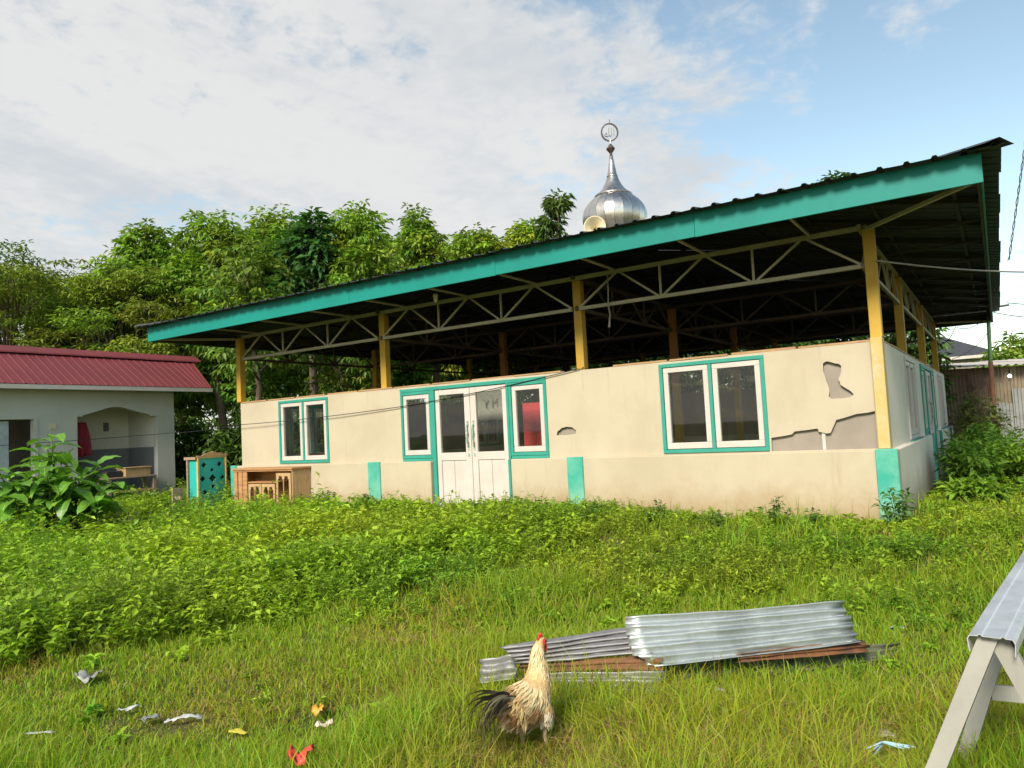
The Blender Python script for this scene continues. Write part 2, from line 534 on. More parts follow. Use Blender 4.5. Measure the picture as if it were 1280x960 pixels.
class VB:
    """numpy buffer for foliage: triangles with a colour per vertex"""
    def __init__(s):
        s.V, s.F, s.T, s.n = [], [], [], 0

    def add(s, V, F, T):
        s.V.append(V.reshape(-1, 3)); s.F.append(F + s.n); s.T.append(T.reshape(-1, 3)); s.n += V.reshape(-1, 3).shape[0]

    def leaves(s, P, D, Nn, Ln, Wd, tint, droop=0.15, fold=0.18, tris=2):
        n = len(P)
        if n == 0:
            return
        D = D / np.linalg.norm(D, axis=1, keepdims=True)
        S = np.cross(D, Nn); S /= np.linalg.norm(S, axis=1, keepdims=True) + 1e-9
        U = np.cross(S, D)
        Ln = np.broadcast_to(Ln, (n,))[:, None]; Wd = np.broadcast_to(Wd, (n,))[:, None]
        droop = np.broadcast_to(droop, (n,))[:, None]
        mid = P + D * Ln * 0.45
        l = mid + S * Wd * 0.5 + U * Wd * fold
        r = mid - S * Wd * 0.5 + U * Wd * fold
        t = P + D * Ln - U * Ln * droop
        if tris == 2:
            V = np.stack([P, l, t, r], 1)
            f = np.array([[0, 1, 2], [0, 2, 3]])
            k = 4
        else:
            V = np.stack([P, l, mid, r, t], 1)
            f = np.array([[0, 1, 2], [0, 2, 3], [1, 4, 2], [2, 4, 3]])
            k = 5
        F = (f[None] + (np.arange(n) * k)[:, None, None]).reshape(-1, 3)
        T = np.repeat(tint[:, None, :], k, 1)
        s.add(V, F, T)

    def blades(s, P, H, lean, az, width, tint):
        n = len(P)
        d = np.stack([np.cos(az), np.sin(az), np.zeros(n)], 1)
        w = np.stack([-np.sin(az), np.cos(az), np.zeros(n)], 1)
        fa = RNG.uniform(0, 2 * np.pi, n)
        w = np.stack([np.cos(fa), np.sin(fa), np.zeros(n)], 1)
        z = np.array([0, 0, 1.0])
        H_ = H[:, None]; le = lean[:, None]; wd = width[:, None]
        m1 = P + z * H_ * 0.55 + d * H_ * le * 0.30
        tp = P + z * H_ * (1 - 0.35 * le) + d * H_ * le
        V = np.stack([P - w * wd * .5, P + w * wd * .5, m1 - w * wd * .42, m1 + w * wd * .42, tp], 1)
        f = np.array([[0, 1, 3], [0, 3, 2], [2, 3, 4]])
        F = (f[None] + (np.arange(n) * 5)[:, None, None]).reshape(-1, 3)
        s.add(V, F, np.repeat(tint[:, None, :], 5, 1))

    def tubes(s, P0, P1, r0, r1, tint):
        n = len(P0)
        D = P1 - P0; D = D / (np.linalg.norm(D, axis=1, keepdims=True) + 1e-9)
        ref = np.where(np.abs(D[:, 2:3]) > 0.9, np.array([[1.0, 0, 0]]), np.array([[0, 0, 1.0]]))
        A = np.cross(D, ref); A /= np.linalg.norm(A, axis=1, keepdims=True) + 1e-9
        B = np.cross(A, D)
        r0 = np.broadcast_to(r0, (n,))[:, None]; r1 = np.broadcast_to(r1, (n,))[:, None]
        vs = []
        for c, rr in ((P0, r0), (P1, r1)):
            for k in range(3):
                t = 2 * np.pi * k / 3
                vs.append(c + (A * np.cos(t) + B * np.sin(t)) * rr)
        V = np.stack(vs, 1)
        f = []
        for k in range(3):
            k2 = (k + 1) % 3
            f += [[k, k2, 3 + k2], [k, 3 + k2, 3 + k]]
        F = (np.array(f)[None] + (np.arange(n) * 6)[:, None, None]).reshape(-1, 3)
        s.add(V, F, np.repeat(tint[:, None, :], 6, 1))

    def mesh(s, name, mat):
        V = np.concatenate(s.V).astype(np.float32); F = np.concatenate(s.F).astype(np.int32); T = np.concatenate(s.T)
        me = bpy.data.meshes.new(name)
        me.vertices.add(len(V)); me.vertices.foreach_set('co', V.ravel())
        me.loops.add(F.size); me.loops.foreach_set('vertex_index', F.ravel())
        me.polygons.add(len(F))
        me.polygons.foreach_set('loop_start', np.arange(0, F.size, 3, dtype=np.int32))
        a = me.color_attributes.new('tint', 'FLOAT_COLOR', 'POINT')
        a.data.foreach_set('color', np.concatenate([T, np.ones((len(T), 1))], 1).astype(np.float32).ravel())
        me.update(calc_edges=True)
        me.materials.append(mat)
        return me

    def build(s, name, mat, parent=None):
        o = bpy.data.objects.new(name, s.mesh(name, mat))
        COL.objects.link(o)
        if parent is not None:
            o.parent = parent
            o.matrix_parent_inverse = world_of(parent).inverted()
        return o


def unit(a):
    return a / (np.linalg.norm(a, axis=-1, keepdims=True) + 1e-9)


def vnoise(x, y, s, seed):
    """smooth value noise"""
    r = np.random.default_rng(seed).random((64, 64))
    x = np.asarray(x) * s + 31.7; y = np.asarray(y) * s + 17.3
    xi, yi = np.floor(x).astype(int), np.floor(y).astype(int)
    fx, fy = x - xi, y - yi
    fx = fx * fx * (3 - 2 * fx); fy = fy * fy * (3 - 2 * fy)
    g = lambda a, b: r[a % 64, b % 64]
    return (g(xi, yi) * (1 - fx) + g(xi + 1, yi) * fx) * (1 - fy) + (g(xi, yi + 1) * (1 - fx) + g(xi + 1, yi + 1) * fx) * fy


def smooth(t):
    t = np.clip(t, 0, 1)
    return t * t * (3 - 2 * t)


def ground_z(x, y):
    x = np.asarray(x, float); y = np.asarray(y, float)
    g = -0.03 - 0.22 * smooth((-y - 0.4) / 4.0) * smooth((x + 15) / 5.0)
    g = g + (vnoise(x, y, 0.9, 3) - 0.5) * 0.09 + (vnoise(x, y, 2.7, 4) - 0.5) * 0.03
    return g


# ------------------------------------------------------------------ ground
def q_axis(lo, hi, c0, c1, fine):
    a = list(np.arange(c0, c1 + 1e-6, fine))
    st = fine; p = c1
    while p < hi:
        st *= 1.35; p = min(p + st, hi); a.append(p)
    st = fine; p = c0
    while p > lo:
        st *= 1.35; p = max(p - st, lo); a.insert(0, p)
    return np.array(a)


gx = q_axis(-400, 400, -16, 4, 0.2)
gy = q_axis(-400, 500, -11, 6, 0.2)
X, Y = np.meshgrid(gx, gy)
Z = ground_z(X, Y)
vv = np.stack([X, Y, Z], -1).reshape(-1, 3)
nx, ny = len(gx), len(gy)
ii = (np.arange(ny - 1)[:, None] * nx + np.arange(nx - 1)[None]).ravel()
me = bpy.data.meshes.new('ground')
me.from_pydata(vv.tolist(), [], np.stack([ii, ii + 1, ii + nx + 1, ii + nx], 1).tolist())
me.polygons.foreach_set('use_smooth', [True] * len(me.polygons))
q = NT('soil_and_moss')
v = q.coord('World')
b_ = q.mix(q.ramp(q.noise(v, 1.3, 6, 0.7), 0.38, 0.66), (0.062, 0.085, 0.018), (0.13, 0.10, 0.055))
b_ = q.mix(q.mul(q.ramp(q.noise(v, 14, 5, 0.7), 0.45, 0.75), 0.6), b_, (0.05, 0.06, 0.02))
q.l(b_, q.b.inputs['Base Color']); q.set(0.95, 0, 0.1)
q.bump(q.noise(v, 22, 6, 0.7), 0.6, 0.03)
me.materials.append(q.m)
g = bpy.data.objects.new('ground', me)
COL.objects.link(g)
tag(g, kind='structure')

# ------------------------------------------------------------------ prayer hall
S = 4.0
hall = thing('prayer_hall', (-6, 0, 0), 'cream walled open sided hall with teal fascia, yellow posts and wide low metal roof', 'building')
FR = frame((-12, 0, 0), (1, 0, 0), (0, -1, 0))
RI = frame((0.08, 0, 0), (0, 1, 0), (1, 0, 0))
LE = frame((-12.08, 12, 0), (0, -1, 0), (-1, 0, 0))
BA = frame((0, 12, 0), (-1, 0, 0), (0, 1, 0))
WZ0, WZ1 = 0.80, 2.09


def window(Mx, x0, x1, z0, z1, panes, teal=True, parent=hall, fmat='teal_trim'):
    """teal frame with white sashes and glass"""
    fm = MB()
    t = 0.05
    for a, b, c, d in ((x0, x1, z1 - t, z1), (x0, x1, z0, z0 + t), (x0, x0 + t, z0 + t, z1 - t), (x1 - t, x1, z0 + t, z1 - t)):
        fm.box((a, -0.07, c), (b, 0.022, d), Mx)
    w = (x1 - x0 - 2 * t - (panes - 1) * 0.045) / panes
    spans = []
    for k in range(panes):
        a = x0 + t + k * (w + 0.045)
        spans.append((a, a + w))
        if k:
            fm.box((a - 0.045, -0.068, z0 + t), (a, 0.018, z1 - t), Mx)
    win = fm.build('window', M[fmat], parent, bevel=0.004)
    for a, b in spans:
        sm = MB()
        k = 0.07
        g_ = 0.006
        lo, hi = z0 + t + g_, z1 - t - g_
        a, b = a + g_, b - g_
        sm.box((a, -0.05, hi - k), (b, 0.008, hi), Mx); sm.box((a, -0.05, lo), (b, 0.008, lo + k + 0.015), Mx)
        sm.box((a, -0.05, lo + k + 0.015), (a + k, 0.008, hi - k), Mx); sm.box((b - k, -0.05, lo + k + 0.015), (b, 0.008, hi - k), Mx)
        sm.build('sash', M['white'], win, bevel=0.005)
        pm = MB()
        pm.box((a + k - 0.01, -0.028, lo + k), (b - k + 0.01, -0.024, hi - k + 0.01), Mx)
        pm.build('pane', M['glass'], win)
    return win


def door_group(Mx, c, teal=True):
    """double door with a sidelight window each side, all in teal frames; c is the centre"""
    a, b = c - 0.79, c + 0.79
    fm = MB()
    fm.box((c - 1.48, -0.07, 1.995), (c + 1.48, 0.026, 2.052), Mx)
    fm.box((a, -0.07, -0.03), (a + 0.075, 0.03, 1.995), Mx)
    fm.box((b - 0.045, -0.07, -0.03), (b, 0.03, 1.995), Mx)
    fm.box((b + 0.004, 0.06, -0.3), (b + 0.045, 0.128, 0.80), Mx)
    fm.box((c - 1.478, -0.06, 0.801), (a - 0.002, 0.012, 0.8495), Mx); fm.box((b + 0.002, -0.06, 0.801), (c + 1.478, 0.012, 0.8495), Mx)
    fm.build('door_frame', M['teal_trim'], hall, bevel=0.004)
    window(Mx, c - 1.48, a, 0.85, 1.993, 1)
    window(Mx, b, c + 1.48, 0.85, 1.993, 1)
    x0, x1 = a + 0.08, b - 0.05
    mid = (x0 + x1) / 2
    for s, (l, r_) in enumerate(((x0, mid - 0.004), (mid + 0.004, x1))):
        dm = MB()
        st = 0.085
        top, bot = 1.985, 0.0
        inner = 0.115
        wl, wr = (st, inner) if s == 0 else (inner, st)
        dm.box((l, -0.05, bot), (l + wl, 0.005, top), Mx)
        dm.box((r_ - wr, -0.05, bot), (r_, 0.005, top), Mx)
        dm.box((l + wl, -0.05, top - 0.09), (r_ - wr, 0.004, top), Mx)
        dm.box((l + wl, -0.05, 0.80), (r_ - wr, 0.004, 0.93), Mx)
        dm.box((l + wl, -0.05, bot), (r_ - wr, 0.004, 0.10), Mx)
        d = dm.build('door', M['door'], hall, bevel=0.005)
        wi = (r_ - wr - l - wl)
        for k in range(2):
            pm = MB()
            pm.box((l + wl + wi * k / 2 + 0.003, -0.045, 0.10), (l + wl + wi * (k + 1) / 2 - 0.003, -0.010, 0.80), Mx)
            pm.build('door_plank', M['door'], d, bevel=0.004)
        gm = MB()
        gm.box((l + wl - 0.008, -0.026, 0.93), (r_ - wr + 0.008, -0.022, top - 0.085), Mx)
        gm.build('pane', M['glass'], d)
        hx = (r_ - 0.055) if s == 0 else (l + 0.055)
        hm = MB()
        pts = [(hx, 0.005, 1.02), (hx, 0.03, 1.03), (hx + 0.006, 0.045, 1.09), (hx - 0.008, 0.05, 1.16), (hx + 0.008, 0.05, 1.24), (hx - 0.004, 0.045, 1.32), (hx, 0.03, 1.37), (hx, 0.005, 1.38)]
        hm.tube([Mx @ Vector(p) for p in pts], [0.012, 0.014, 0.015, 0.012, 0.016, 0.013, 0.013, 0.012], 8)
        hm.box((hx - 0.018, 0.004, 0.96), (hx + 0.018, 0.012, 1.05), Mx); hm.box((hx - 0.018, 0.004, 1.35), (hx + 0.018, 0.012, 1.44), Mx)
        hm.box((hx - 0.012, 0.004, 0.86), (hx + 0.012, 0.014, 0.91), Mx)
        hm.build('handle', M['handle'], d, smooth=False)


def rect(x0, x1, z0, z1):
    return [(x0, z0), (x1, z0), (x1, z1), (x0, z1)]


def jag(pts, amp, n, rnd):
    """roughen a closed outline"""
    out = []
    for i in range(len(pts)):
        a, b = pts[i], pts[(i + 1) % len(pts)]
        out.append(a)
        for k in range(1, n):
            t = k / n
            out.append((a[0] + (b[0] - a[0]) * t + rnd.uniform(-amp, amp), a[1] + (b[1] - a[1]) * t + rnd.uniform(-amp, amp)))
    return out


rnd = random.Random(3)
hole_a = [(-0.58, 1.88), (-0.535, 1.90), (-0.49, 1.885), (-0.40, 1.855), (-0.375, 1.83), (-0.38, 1.77), (-0.42, 1.67), (-0.40, 1.60), (-0.31, 1.53), (-0.26, 1.47), (-0.30, 1.445), (-0.42, 1.435), (-0.51, 1.435), (-0.545, 1.47), (-0.53, 1.55), (-0.56, 1.66), (-0.585, 1.78)]
hole_b = [(-4.42, 1.14), (-4.40, 1.20), (-4.33, 1.245), (-4.25, 1.262), (-4.15, 1.25), (-4.085, 1.20), (-4.09, 1.15), (-4.25, 1.135)]
hole_c = [(-1.27, 0.815), (-1.265, 0.985), (-1.10, 1.005), (-1.01, 1.02), (-0.975, 1.055), (-0.85, 1.065), (-0.70, 1.08), (-0.69, 1.04), (-0.60, 1.015), (-0.555, 1.02), (-0.50, 1.13), (-0.48, 1.175), (-0.39, 1.195), (-0.25, 1.235), (-0.12, 1.245), (-0.045, 1.26), (-0.045, 0.815)]
loc = lambda pts: [(x + 12, z) for x, z in pts]


def shell(Mx, feats, mat, breaks=(), x0=0.05, x1=11.97, inner=True, dc=None):
    """upper wall of one side: outer boards with openings, inner boards behind, plinth below"""
    segs = [(x0, x1)] if dc is None else [(x0, dc - 1.48), (dc + 1.48, x1)]
    for a, b in segs:
        hs = [rect(*f) for f in feats if a < f[0] < b]
        hb = [h for h in breaks if a < h[0][0] < b]
        bm_ = MB()
        bm_.plate(rect(a, b, WZ0, WZ1), hs + hb, 0.0, 0.014, Mx)
        bm_.build('wall_board', mat, hall)
        im = MB()
        im.plate(rect(a, b, WZ0, WZ1), hs, -0.048, 0.014, Mx)
        im.build('inner_board', M['board_back'], hall)
    if dc is not None:
        hm = MB()
        hm.box((dc - 1.478, -0.06, 2.054), (dc + 1.478, 0.0, WZ1), Mx)
        hm.build('lintel', mat, hall)
    n = 14
    for k in range(n):
        a = x0 + (x1 - x0) * k / n
        b = x0 + (x1 - x0) * (k + 1) / n
        if rnd.random() < 0.93:
            tm = MB()
            tm.box((a + rnd.uniform(0, .05), -0.10, WZ1 + 0.001), (b - rnd.uniform(0, .03), 0.006 + rnd.uniform(-.006, .006), WZ1 + 0.022 + rnd.uniform(-0.004, 0.008)), Mx)
            tm.build('top_rail', M['rawwood'], hall)


win_f = [(1.25, 2.65, 0.822, 2.055), (9.28, 10.71, 0.822, 2.055)]
shell(FR, win_f, M['cream'], [jag(loc(hole_a), .006, 2, rnd), jag(loc(hole_b), .005, 2, rnd), loc(hole_c)], dc=5.96)
win_s = [(2.40, 3.86, 0.822, 2.04), (9.3, 10.7, 0.822, 2.04)]
shell(RI, win_s, M['cream_side'], x0=0.115, x1=11.9, dc=6.45)
shell(LE, win_s, M['cream_side'], x0=0.115, x1=11.9)
shell(BA, win_f, M['cream_side'], x0=0.05, x1=11.95)
for f in win_f:
    window(FR, *f, 2); window(BA, *f, 2)
for f in win_s:
    window(RI, *f, 2, fmat='white'); window(LE, *f, 2)
    sl_ = MB(); sl_.box((f[0] - .02, 0.0, 0.803), (f[1] + .02, 0.06, 0.82), RI); sl_.build('sill', M['teal_trim'], hall)
door_group(FR, 5.96)
door_group(RI, 6.45)

# studs seen inside the broken wall
for x in (11.36,):
    s_ = MB(); s_.box((x - 0.02, -0.046, 0.817), (x + 0.02, -0.018, 2.085), FR); s_.build('stud', M['white'], hall)
s_ = MB()
s_.box((10.73, -0.046, 0.803), (11.95, -0.018, 0.815), FR)
s_.build('sole_plate', M['greywood'], hall)


def plinth(Mx, x0, x1, out, mat):
    p = MB(); p.box((x0, -0.12, -0.5), (x1, out, WZ0), Mx); p.build('plinth', mat, hall, bevel=0.01)


plinth(FR, -0.17, 5.168, 0.10, M['cream_low']); plinth(FR, 6.752, 12.17, 0.10, M['cream_low'])
plinth(BA, -0.17, 12.17, 0.10, M['cream_side'])
plinth(RI, 0.122, 5.658, 0.085, M['cream_side']); plinth(RI, 7.242, 11.878, 0.085, M['cream_side'])
plinth(LE, 0.122, 11.878, 0.085, M['cream_side'])
for Mx, a, b in ((FR, 3.74, 4.03), (FR, 7.80, 8.06), (FR, 11.935, 12.173), (FR, -0.173, 0.0), (RI, 5.30, 5.62), (RI, 7.3, 7.6), (RI, 10.9, 11.2)):
    o_ = 0.10 if Mx is FR else 0.085
    p = MB(); p.box((a, o_ - 0.02, -0.45), (b, o_ + 0.028, 0.812), Mx); p.build('pilaster', M['teal_pillar'], hall, bevel=0.008)
st_ = MB(); st_.box((4.9, 0.035, -0.4), (7.0, 0.55, -0.035), FR); st_.build('doorstep', M['concrete'], hall, bevel=0.012)
fl = MB(); fl.box((-11.87, 0.125, -0.3), (-0.13, 11.87, 0.02)); fl.build('floor', M['concrete'], hall)

# posts
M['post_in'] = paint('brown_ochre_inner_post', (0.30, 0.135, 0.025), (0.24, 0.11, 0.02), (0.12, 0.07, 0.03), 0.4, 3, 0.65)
PT = 3.455
for i in range(4):
    for j in range(4):
        x, y = -12 + i * S, j * S
        edge_ = i in (0, 3) or j in (0, 3)
        if i == 3 and j == 0:
            p = MB(); p.box((-0.028, -0.085, 0.812), (0.102, 0.112, 2.13)); p.build('post', M['corner'], hall, bevel=0.006)
            p = MB(); p.box((-0.028, -0.02, 2.132), (0.102, 0.11, PT)); p.build('post', M['yellow'], hall, bevel=0.006)
            continue
        x += {0: 0.09, 3: -0.09}.get(i, 0) if False else {0: 0.02, 3: 0.02}.get(i, 0)
        yy = y + {0: 0.158, 3: -0.165}.get(j, 0)
        if i == 0: x = -11.985 if j == 0 else -11.92
        if i == 3: x = -0.075
        if i == 0 and j == 0: yy = 0.05
        w = 0.066
        if edge_ and j == 0:
            p = MB(); p.box((x - w, yy - w, 2.115), (x + w, yy + w, PT))
            if i: p.box((x - w, yy - w, 0.02), (x + w, yy + w, 2.113))
        else:
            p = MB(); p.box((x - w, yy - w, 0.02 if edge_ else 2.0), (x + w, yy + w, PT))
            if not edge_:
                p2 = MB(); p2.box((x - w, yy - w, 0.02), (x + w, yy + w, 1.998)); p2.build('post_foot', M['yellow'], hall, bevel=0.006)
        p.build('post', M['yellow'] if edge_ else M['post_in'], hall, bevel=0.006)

# trusses: bottom and top chord with V webs and verticals
ZB, ZT = 3.015, 3.47


M['steel_in'] = paint('shade_darkened_truss', (0.10, 0.075, 0.055), (0.075, 0.06, 0.045), (0.05, 0.03, 0.02), 0.35, 2.5, 0.7)  # darker copy of the truss paint, interior shade put into the colour


def truss_line(fn, nm='truss', mt=None):
    mt = mt or M['steel']
    tr = MB()
    for k in range(3):
        a, b = k * S + 0.07, (k + 1) * S - 0.07
        tr.bar(fn(a, ZB), fn(b, ZB), 0.045, 0.05)
    tr.bar(fn(-0.02, ZT + 0.012), fn(3 * S + 0.02, ZT + 0.012), 0.05, 0.055)
    t = tr.build(nm, mt, hall)
    for k in range(3):
        x0 = k * S + 0.07
        w = S - 0.14
        P = lambda f, z: fn(x0 + f * w, z)
        seq = [(0, ZB + .02, 1 / 6 - .01, ZT - .012), (1 / 6 + .01, ZT - .012, 1 / 3 - .01, ZB + .02), (1 / 3 + .01, ZB + .02, 1 / 2 - .01, ZT - .012), (1 / 2 + .01, ZT - .012, 2 / 3 - .01, ZB + .02),
               (2 / 3 + .01, ZB + .02, 5 / 6 - .01, ZT - .012), (5 / 6 + .01, ZT - .012, 1, ZB + .02), (1 / 3, ZB + .025, 1 / 3, ZT - .016), (2 / 3, ZB + .025, 2 / 3, ZT - .016)]
        for a, za, b, zb in seq:
            m_ = MB(); m_.bar(P(a, za), P(b, zb), 0.028, 0.028)
            m_.build('web', mt, t)
    return t


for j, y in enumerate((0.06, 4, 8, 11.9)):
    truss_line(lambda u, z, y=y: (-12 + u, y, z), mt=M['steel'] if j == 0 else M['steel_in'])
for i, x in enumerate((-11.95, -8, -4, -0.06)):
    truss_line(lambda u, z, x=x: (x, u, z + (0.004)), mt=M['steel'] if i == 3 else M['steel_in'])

# roof: four faces of ribbed sheets meeting in hips
OV, EZ, SL = 1.39, 3.715, math.tan(R(10.5))
C0 = Vector((-6, 6, 0)); HALF = 6 + OV
FD = 1.22
roof_faces = []
hips = MB()
for sx, sy in ((1, 1), (1, -1), (-1, 1), (-1, -1)):
    pts = []
    for k in range(9):
        t = 1 - k / 8 * 0.97
        pts.append(C0 + Vector((sx * HALF * t, sy * HALF * t, EZ + HALF * (1 - t) * SL + 0.035)))
    perp = Vector((sx, -sy, 0)).normalized()
    for a, b in zip(pts[:-1], pts[1:]):
        q1 = [a - perp * .16 - Vector((0, 0, .028)), a + Vector((0, 0, .035)), a + perp * .16 - Vector((0, 0, .028))]
        q2 = [b - perp * .16 - Vector((0, 0, .028)), b + Vector((0, 0, .035)), b + perp * .16 - Vector((0, 0, .028))]
        hips.add(q1 + q2, [(0, 1, 4, 3), (1, 2, 5, 4)])
roof = hips.build('roof', M['roof_metal'], hall)
rs = random.Random(5)
for Mx in (frame(C0 + Vector((-HALF, -HALF, 0)), (1, 0, 0), (0, -1, 0)), frame(C0 + Vector((HALF, -HALF, 0)), (0, 1, 0), (1, 0, 0)),
           frame(C0 + Vector((HALF, HALF, 0)), (-1, 0, 0), (0, 1, 0)), frame(C0 + Vector((-HALF, HALF, 0)), (0, -1, 0), (-1, 0, 0))):
    LW = 2 * HALF
    ns = 15
    for k in range(ns):
        a0, a1 = LW * k / ns, LW * (k + 1) / ns
        dz = 0.004 * (k % 2)
        ext = rs.uniform(-0.012, 0.012)
        prof = []
        nr = 4
        pw = (a1 - a0) / nr
        for r_ in range(nr):
            for t, h in ((0, 0), (0.66, 0), (0.73, .026), (0.86, .026), (0.93, 0)):
                prof.append((a0 + pw * (r_ + t), h + dz))
        prof.append((a1 + 0.03, dz))
        sm = MB()
        vs, fs = [], []
        for a, h in prof:
            lim = max(min(a, LW - a), 0.0)
            for t in (0, 0.33, 0.67, 1):
                b = -ext * (1 - t) + (lim + ext * (1 - t)) * t if lim > 0 else 0
                b = (-ext) + (lim + ext) * t
                vs.append(Mx @ Vector((a, -b, EZ + max(b, 0) * SL + h + rs.uniform(-.002, .002))))
        for i in range(len(prof) - 1):
            for t in range(3):
                fs.append((i * 4 + t, i * 4 + 4 + t, i * 4 + 5 + t, i * 4 + 1 + t))
        sm.add(vs, fs)
        o = sm.build('roof_sheet', M['roof_metal'], roof, fix=False)
    # under-structure of this face
    for k in range(9):
        a = OV + 4 / 6 + k * 4 / 3 - 0.0
        if a > LW: continue
        lim = min(a, LW - a)
        rb = MB()
        b0 = OV - FD + 0.05
        rb.bar(Mx @ Vector((a, -b0, EZ + b0 * SL - 0.045)), Mx @ Vector((a, -lim, EZ + lim * SL - 0.045)), 0.05, 0.075)
        rb.build('rafter', M['rafter'], hall)
        ob = MB()
        ob.bar(Mx @ Vector((a + 0.045, -b0, 3.485)), Mx @ Vector((a + 0.045, -OV + 0.02, 3.485)), 0.026, 0.026)
        ob.build('outrigger', M['steel'] if Mx.col[1].y < -.5 else M['rafter'], hall)
    for k in range(8):
        b = 0.45 + k * 0.95
        if b > HALF - 0.3: continue
        pb = MB()
        pb.bar(Mx @ Vector((b + .05, -b, EZ + b * SL - 0.018 - 0.012)), Mx @ Vector((LW - b - .05, -b, EZ + b * SL - 0.018 - 0.012)), 0.045, 0.03)
        pb.build('purlin', M['rafter'], hall)
# diagonal corner struts under the eaves
for sx, sy in ((1, -1), (-1, -1), (1, 1), (-1, 1)):
    cs = MB(); cs.bar((-6 + sx * 6.02, 6 + sy * 6.02, 3.44), (-6 + sx * (6 + FD - .03), 6 + sy * (6 + FD - .03), 3.47), 0.04, 0.04); cs.build('corner_strut', M['steel'], hall)
# fascia boards
for k, (Mx, h0) in enumerate(((frame((-6 - 6 - FD, -FD, 0), (1, 0, 0), (0, -1, 0)), 0.012), (frame((FD, -FD, 0), (0, 1, 0), (1, 0, 0)), -0.014), (frame((FD, 12 + FD, 0), (-1, 0, 0), (0, 1, 0)), 0.012), (frame((-12 - FD, 12 + FD, 0), (0, -1, 0), (-1, 0, 0)), -0.014))):
    L_ = 12 + 2 * FD
    nb = 5
    for bq in range(nb):
        a, b = (-h0 if bq == 0 else L_ * bq / nb + 0.0015), (L_ + h0 if bq == nb - 1 else L_ * (bq + 1) / nb - 0.0015)
        dy, dz = rs.uniform(-.002, .002), rs.uniform(-.004, .004)
        fb = MB(); fb.box((a, -0.012 + dy, 3.43 + dz), (b, 0.012 + dy, 3.728 + dz), Mx); fb.build('fascia_board', M['teal'], hall, bevel=0.003)
    fb = MB(); fb.box((0.03, -0.042, 3.44), (L_ - 0.03, -0.0165, 3.715), Mx); fb.build('dark_fascia_backing', M['rafter'], hall)  # dark board added so the fascia's bright inner faces read as shaded

# bulb holder and hanging strip under the roof
b = thing('bulb_holder', (-6.16, -0.6, 3.5), 'small pale bulb holder hanging under the front eave above the door', 'bulb holder')
l_ = MB(); l_.lathe([(0.005, 0), (0.035, -0.01), (0.045, -0.05), (0.03, -0.08), (0.035, -0.11), (0.005, -0.15)], 10, Matrix.Translation((-6.16, -0.6, 3.49))); l_.build('socket', M['horn'], b, smooth=True)
l_ = MB(); l_.tube([(-6.16, -0.6, 3.49), (-6.15, -0.6, 3.58), (-6.12, -0.55, 3.68)], 0.006, 5); l_.build('flex', M['black'], b)
t = MB(); t.tube([(-3.416, -0.01, 3.45), (-3.42, -0.012, 3.2), (-3.43, -0.012, 3.0), (-3.41, -0.015, 2.86), (-3.437, -0.012, 2.67)], [0.008, 0.010, 0.012, 0.010, 0.018], 5)
tag(t.build('hanging_string', M['greycable'], None), 'frayed pale string hanging from the truss above the right half of the hall front', 'string')

# ------------------------------------------------------------------ dome on the roof
DC = Vector((-6, 6, 0))
dome = thing('onion_dome', (-6, 6, 5.05), 'shiny stainless onion dome with spire and ring emblem on the hall roof', 'dome')
prof = [(0.50, 5.02), (0.50, 5.50), (0.58, 5.60), (0.68, 5.76), (0.745, 5.95), (0.765, 6.12), (0.74, 6.26), (0.67, 6.39), (0.56, 6.51), (0.40, 6.64)]
n_g = 22
pz_ = np.array(prof)
tt_ = np.linspace(0, len(prof) - 1, 28)
prof_s = list(zip(np.interp(tt_, range(len(prof)), pz_[:, 0]), np.interp(tt_, range(len(prof)), pz_[:, 1])))
for _ in range(2):
    prof_s = [prof_s[0]] + [((a[0] + 2 * b[0] + c[0]) / 4, (a[1] + 2 * b[1] + c[1]) / 4) for a, b, c in zip(prof_s, prof_s[1:], prof_s[2:])] + [prof_s[-1]]
for k in range(n_g):
    g_ = MB()
    a0, a1 = 2 * math.pi * k / n_g + 0.004, 2 * math.pi * (k + 1) / n_g - 0.004
    jit = random.uniform(-0.006, 0.006)
    g_.lathe([(r_ * (1 + jit * 0.3), z) for r_, z in prof_s], 1, Matrix.Translation((-6, 6, 0)), a0, a1)
    o = g_.build('dome_panel', M['stainless'], dome, smooth=True, fix=False)
    core = MB(); core.lathe([(r_ - 0.02, z) for r_, z in prof], 20, Matrix.Translation((-6, 6, 0))); core.build('dome_core', M['darkmetal'], dome, smooth=True)
spm = MB(); spm.lathe([(0.40, 6.60), (0.455, 6.605), (0.45, 6.64), (0.36, 6.70), (0.28, 6.78), (0.205, 6.90), (0.15, 7.02), (0.125, 7.09)], 20, Matrix.Translation((-6, 6, 0))); spm.build('skirt', M['stainless'], dome, smooth=True)
spm = MB(); spm.lathe([(0.12, 7.085), (0.135, 7.09), (0.132, 7.11), (0.115, 7.13), (0.07, 7.40), (0.028, 7.68)], 16, Matrix.Translation((-6, 6, 0)), cap=True); spm.build('spire', M['stainless'], dome, smooth=True)
bm_ = MB(); bm_.lathe([(0.01, 7.64), (0.055, 7.69), (0.11, 7.765), (0.055, 7.84), (0.012, 7.90)], 8, Matrix.Translation((-6, 6, 0)), cap=True); bm_.build('finial_ball', M['darkmetal'], dome)
rm_ = MB(); rm_.tube([(-6, 6, 7.88), (-6, 6, 8.0)], 0.014, 8); rm_.build('rod', M['stainless'], dome)
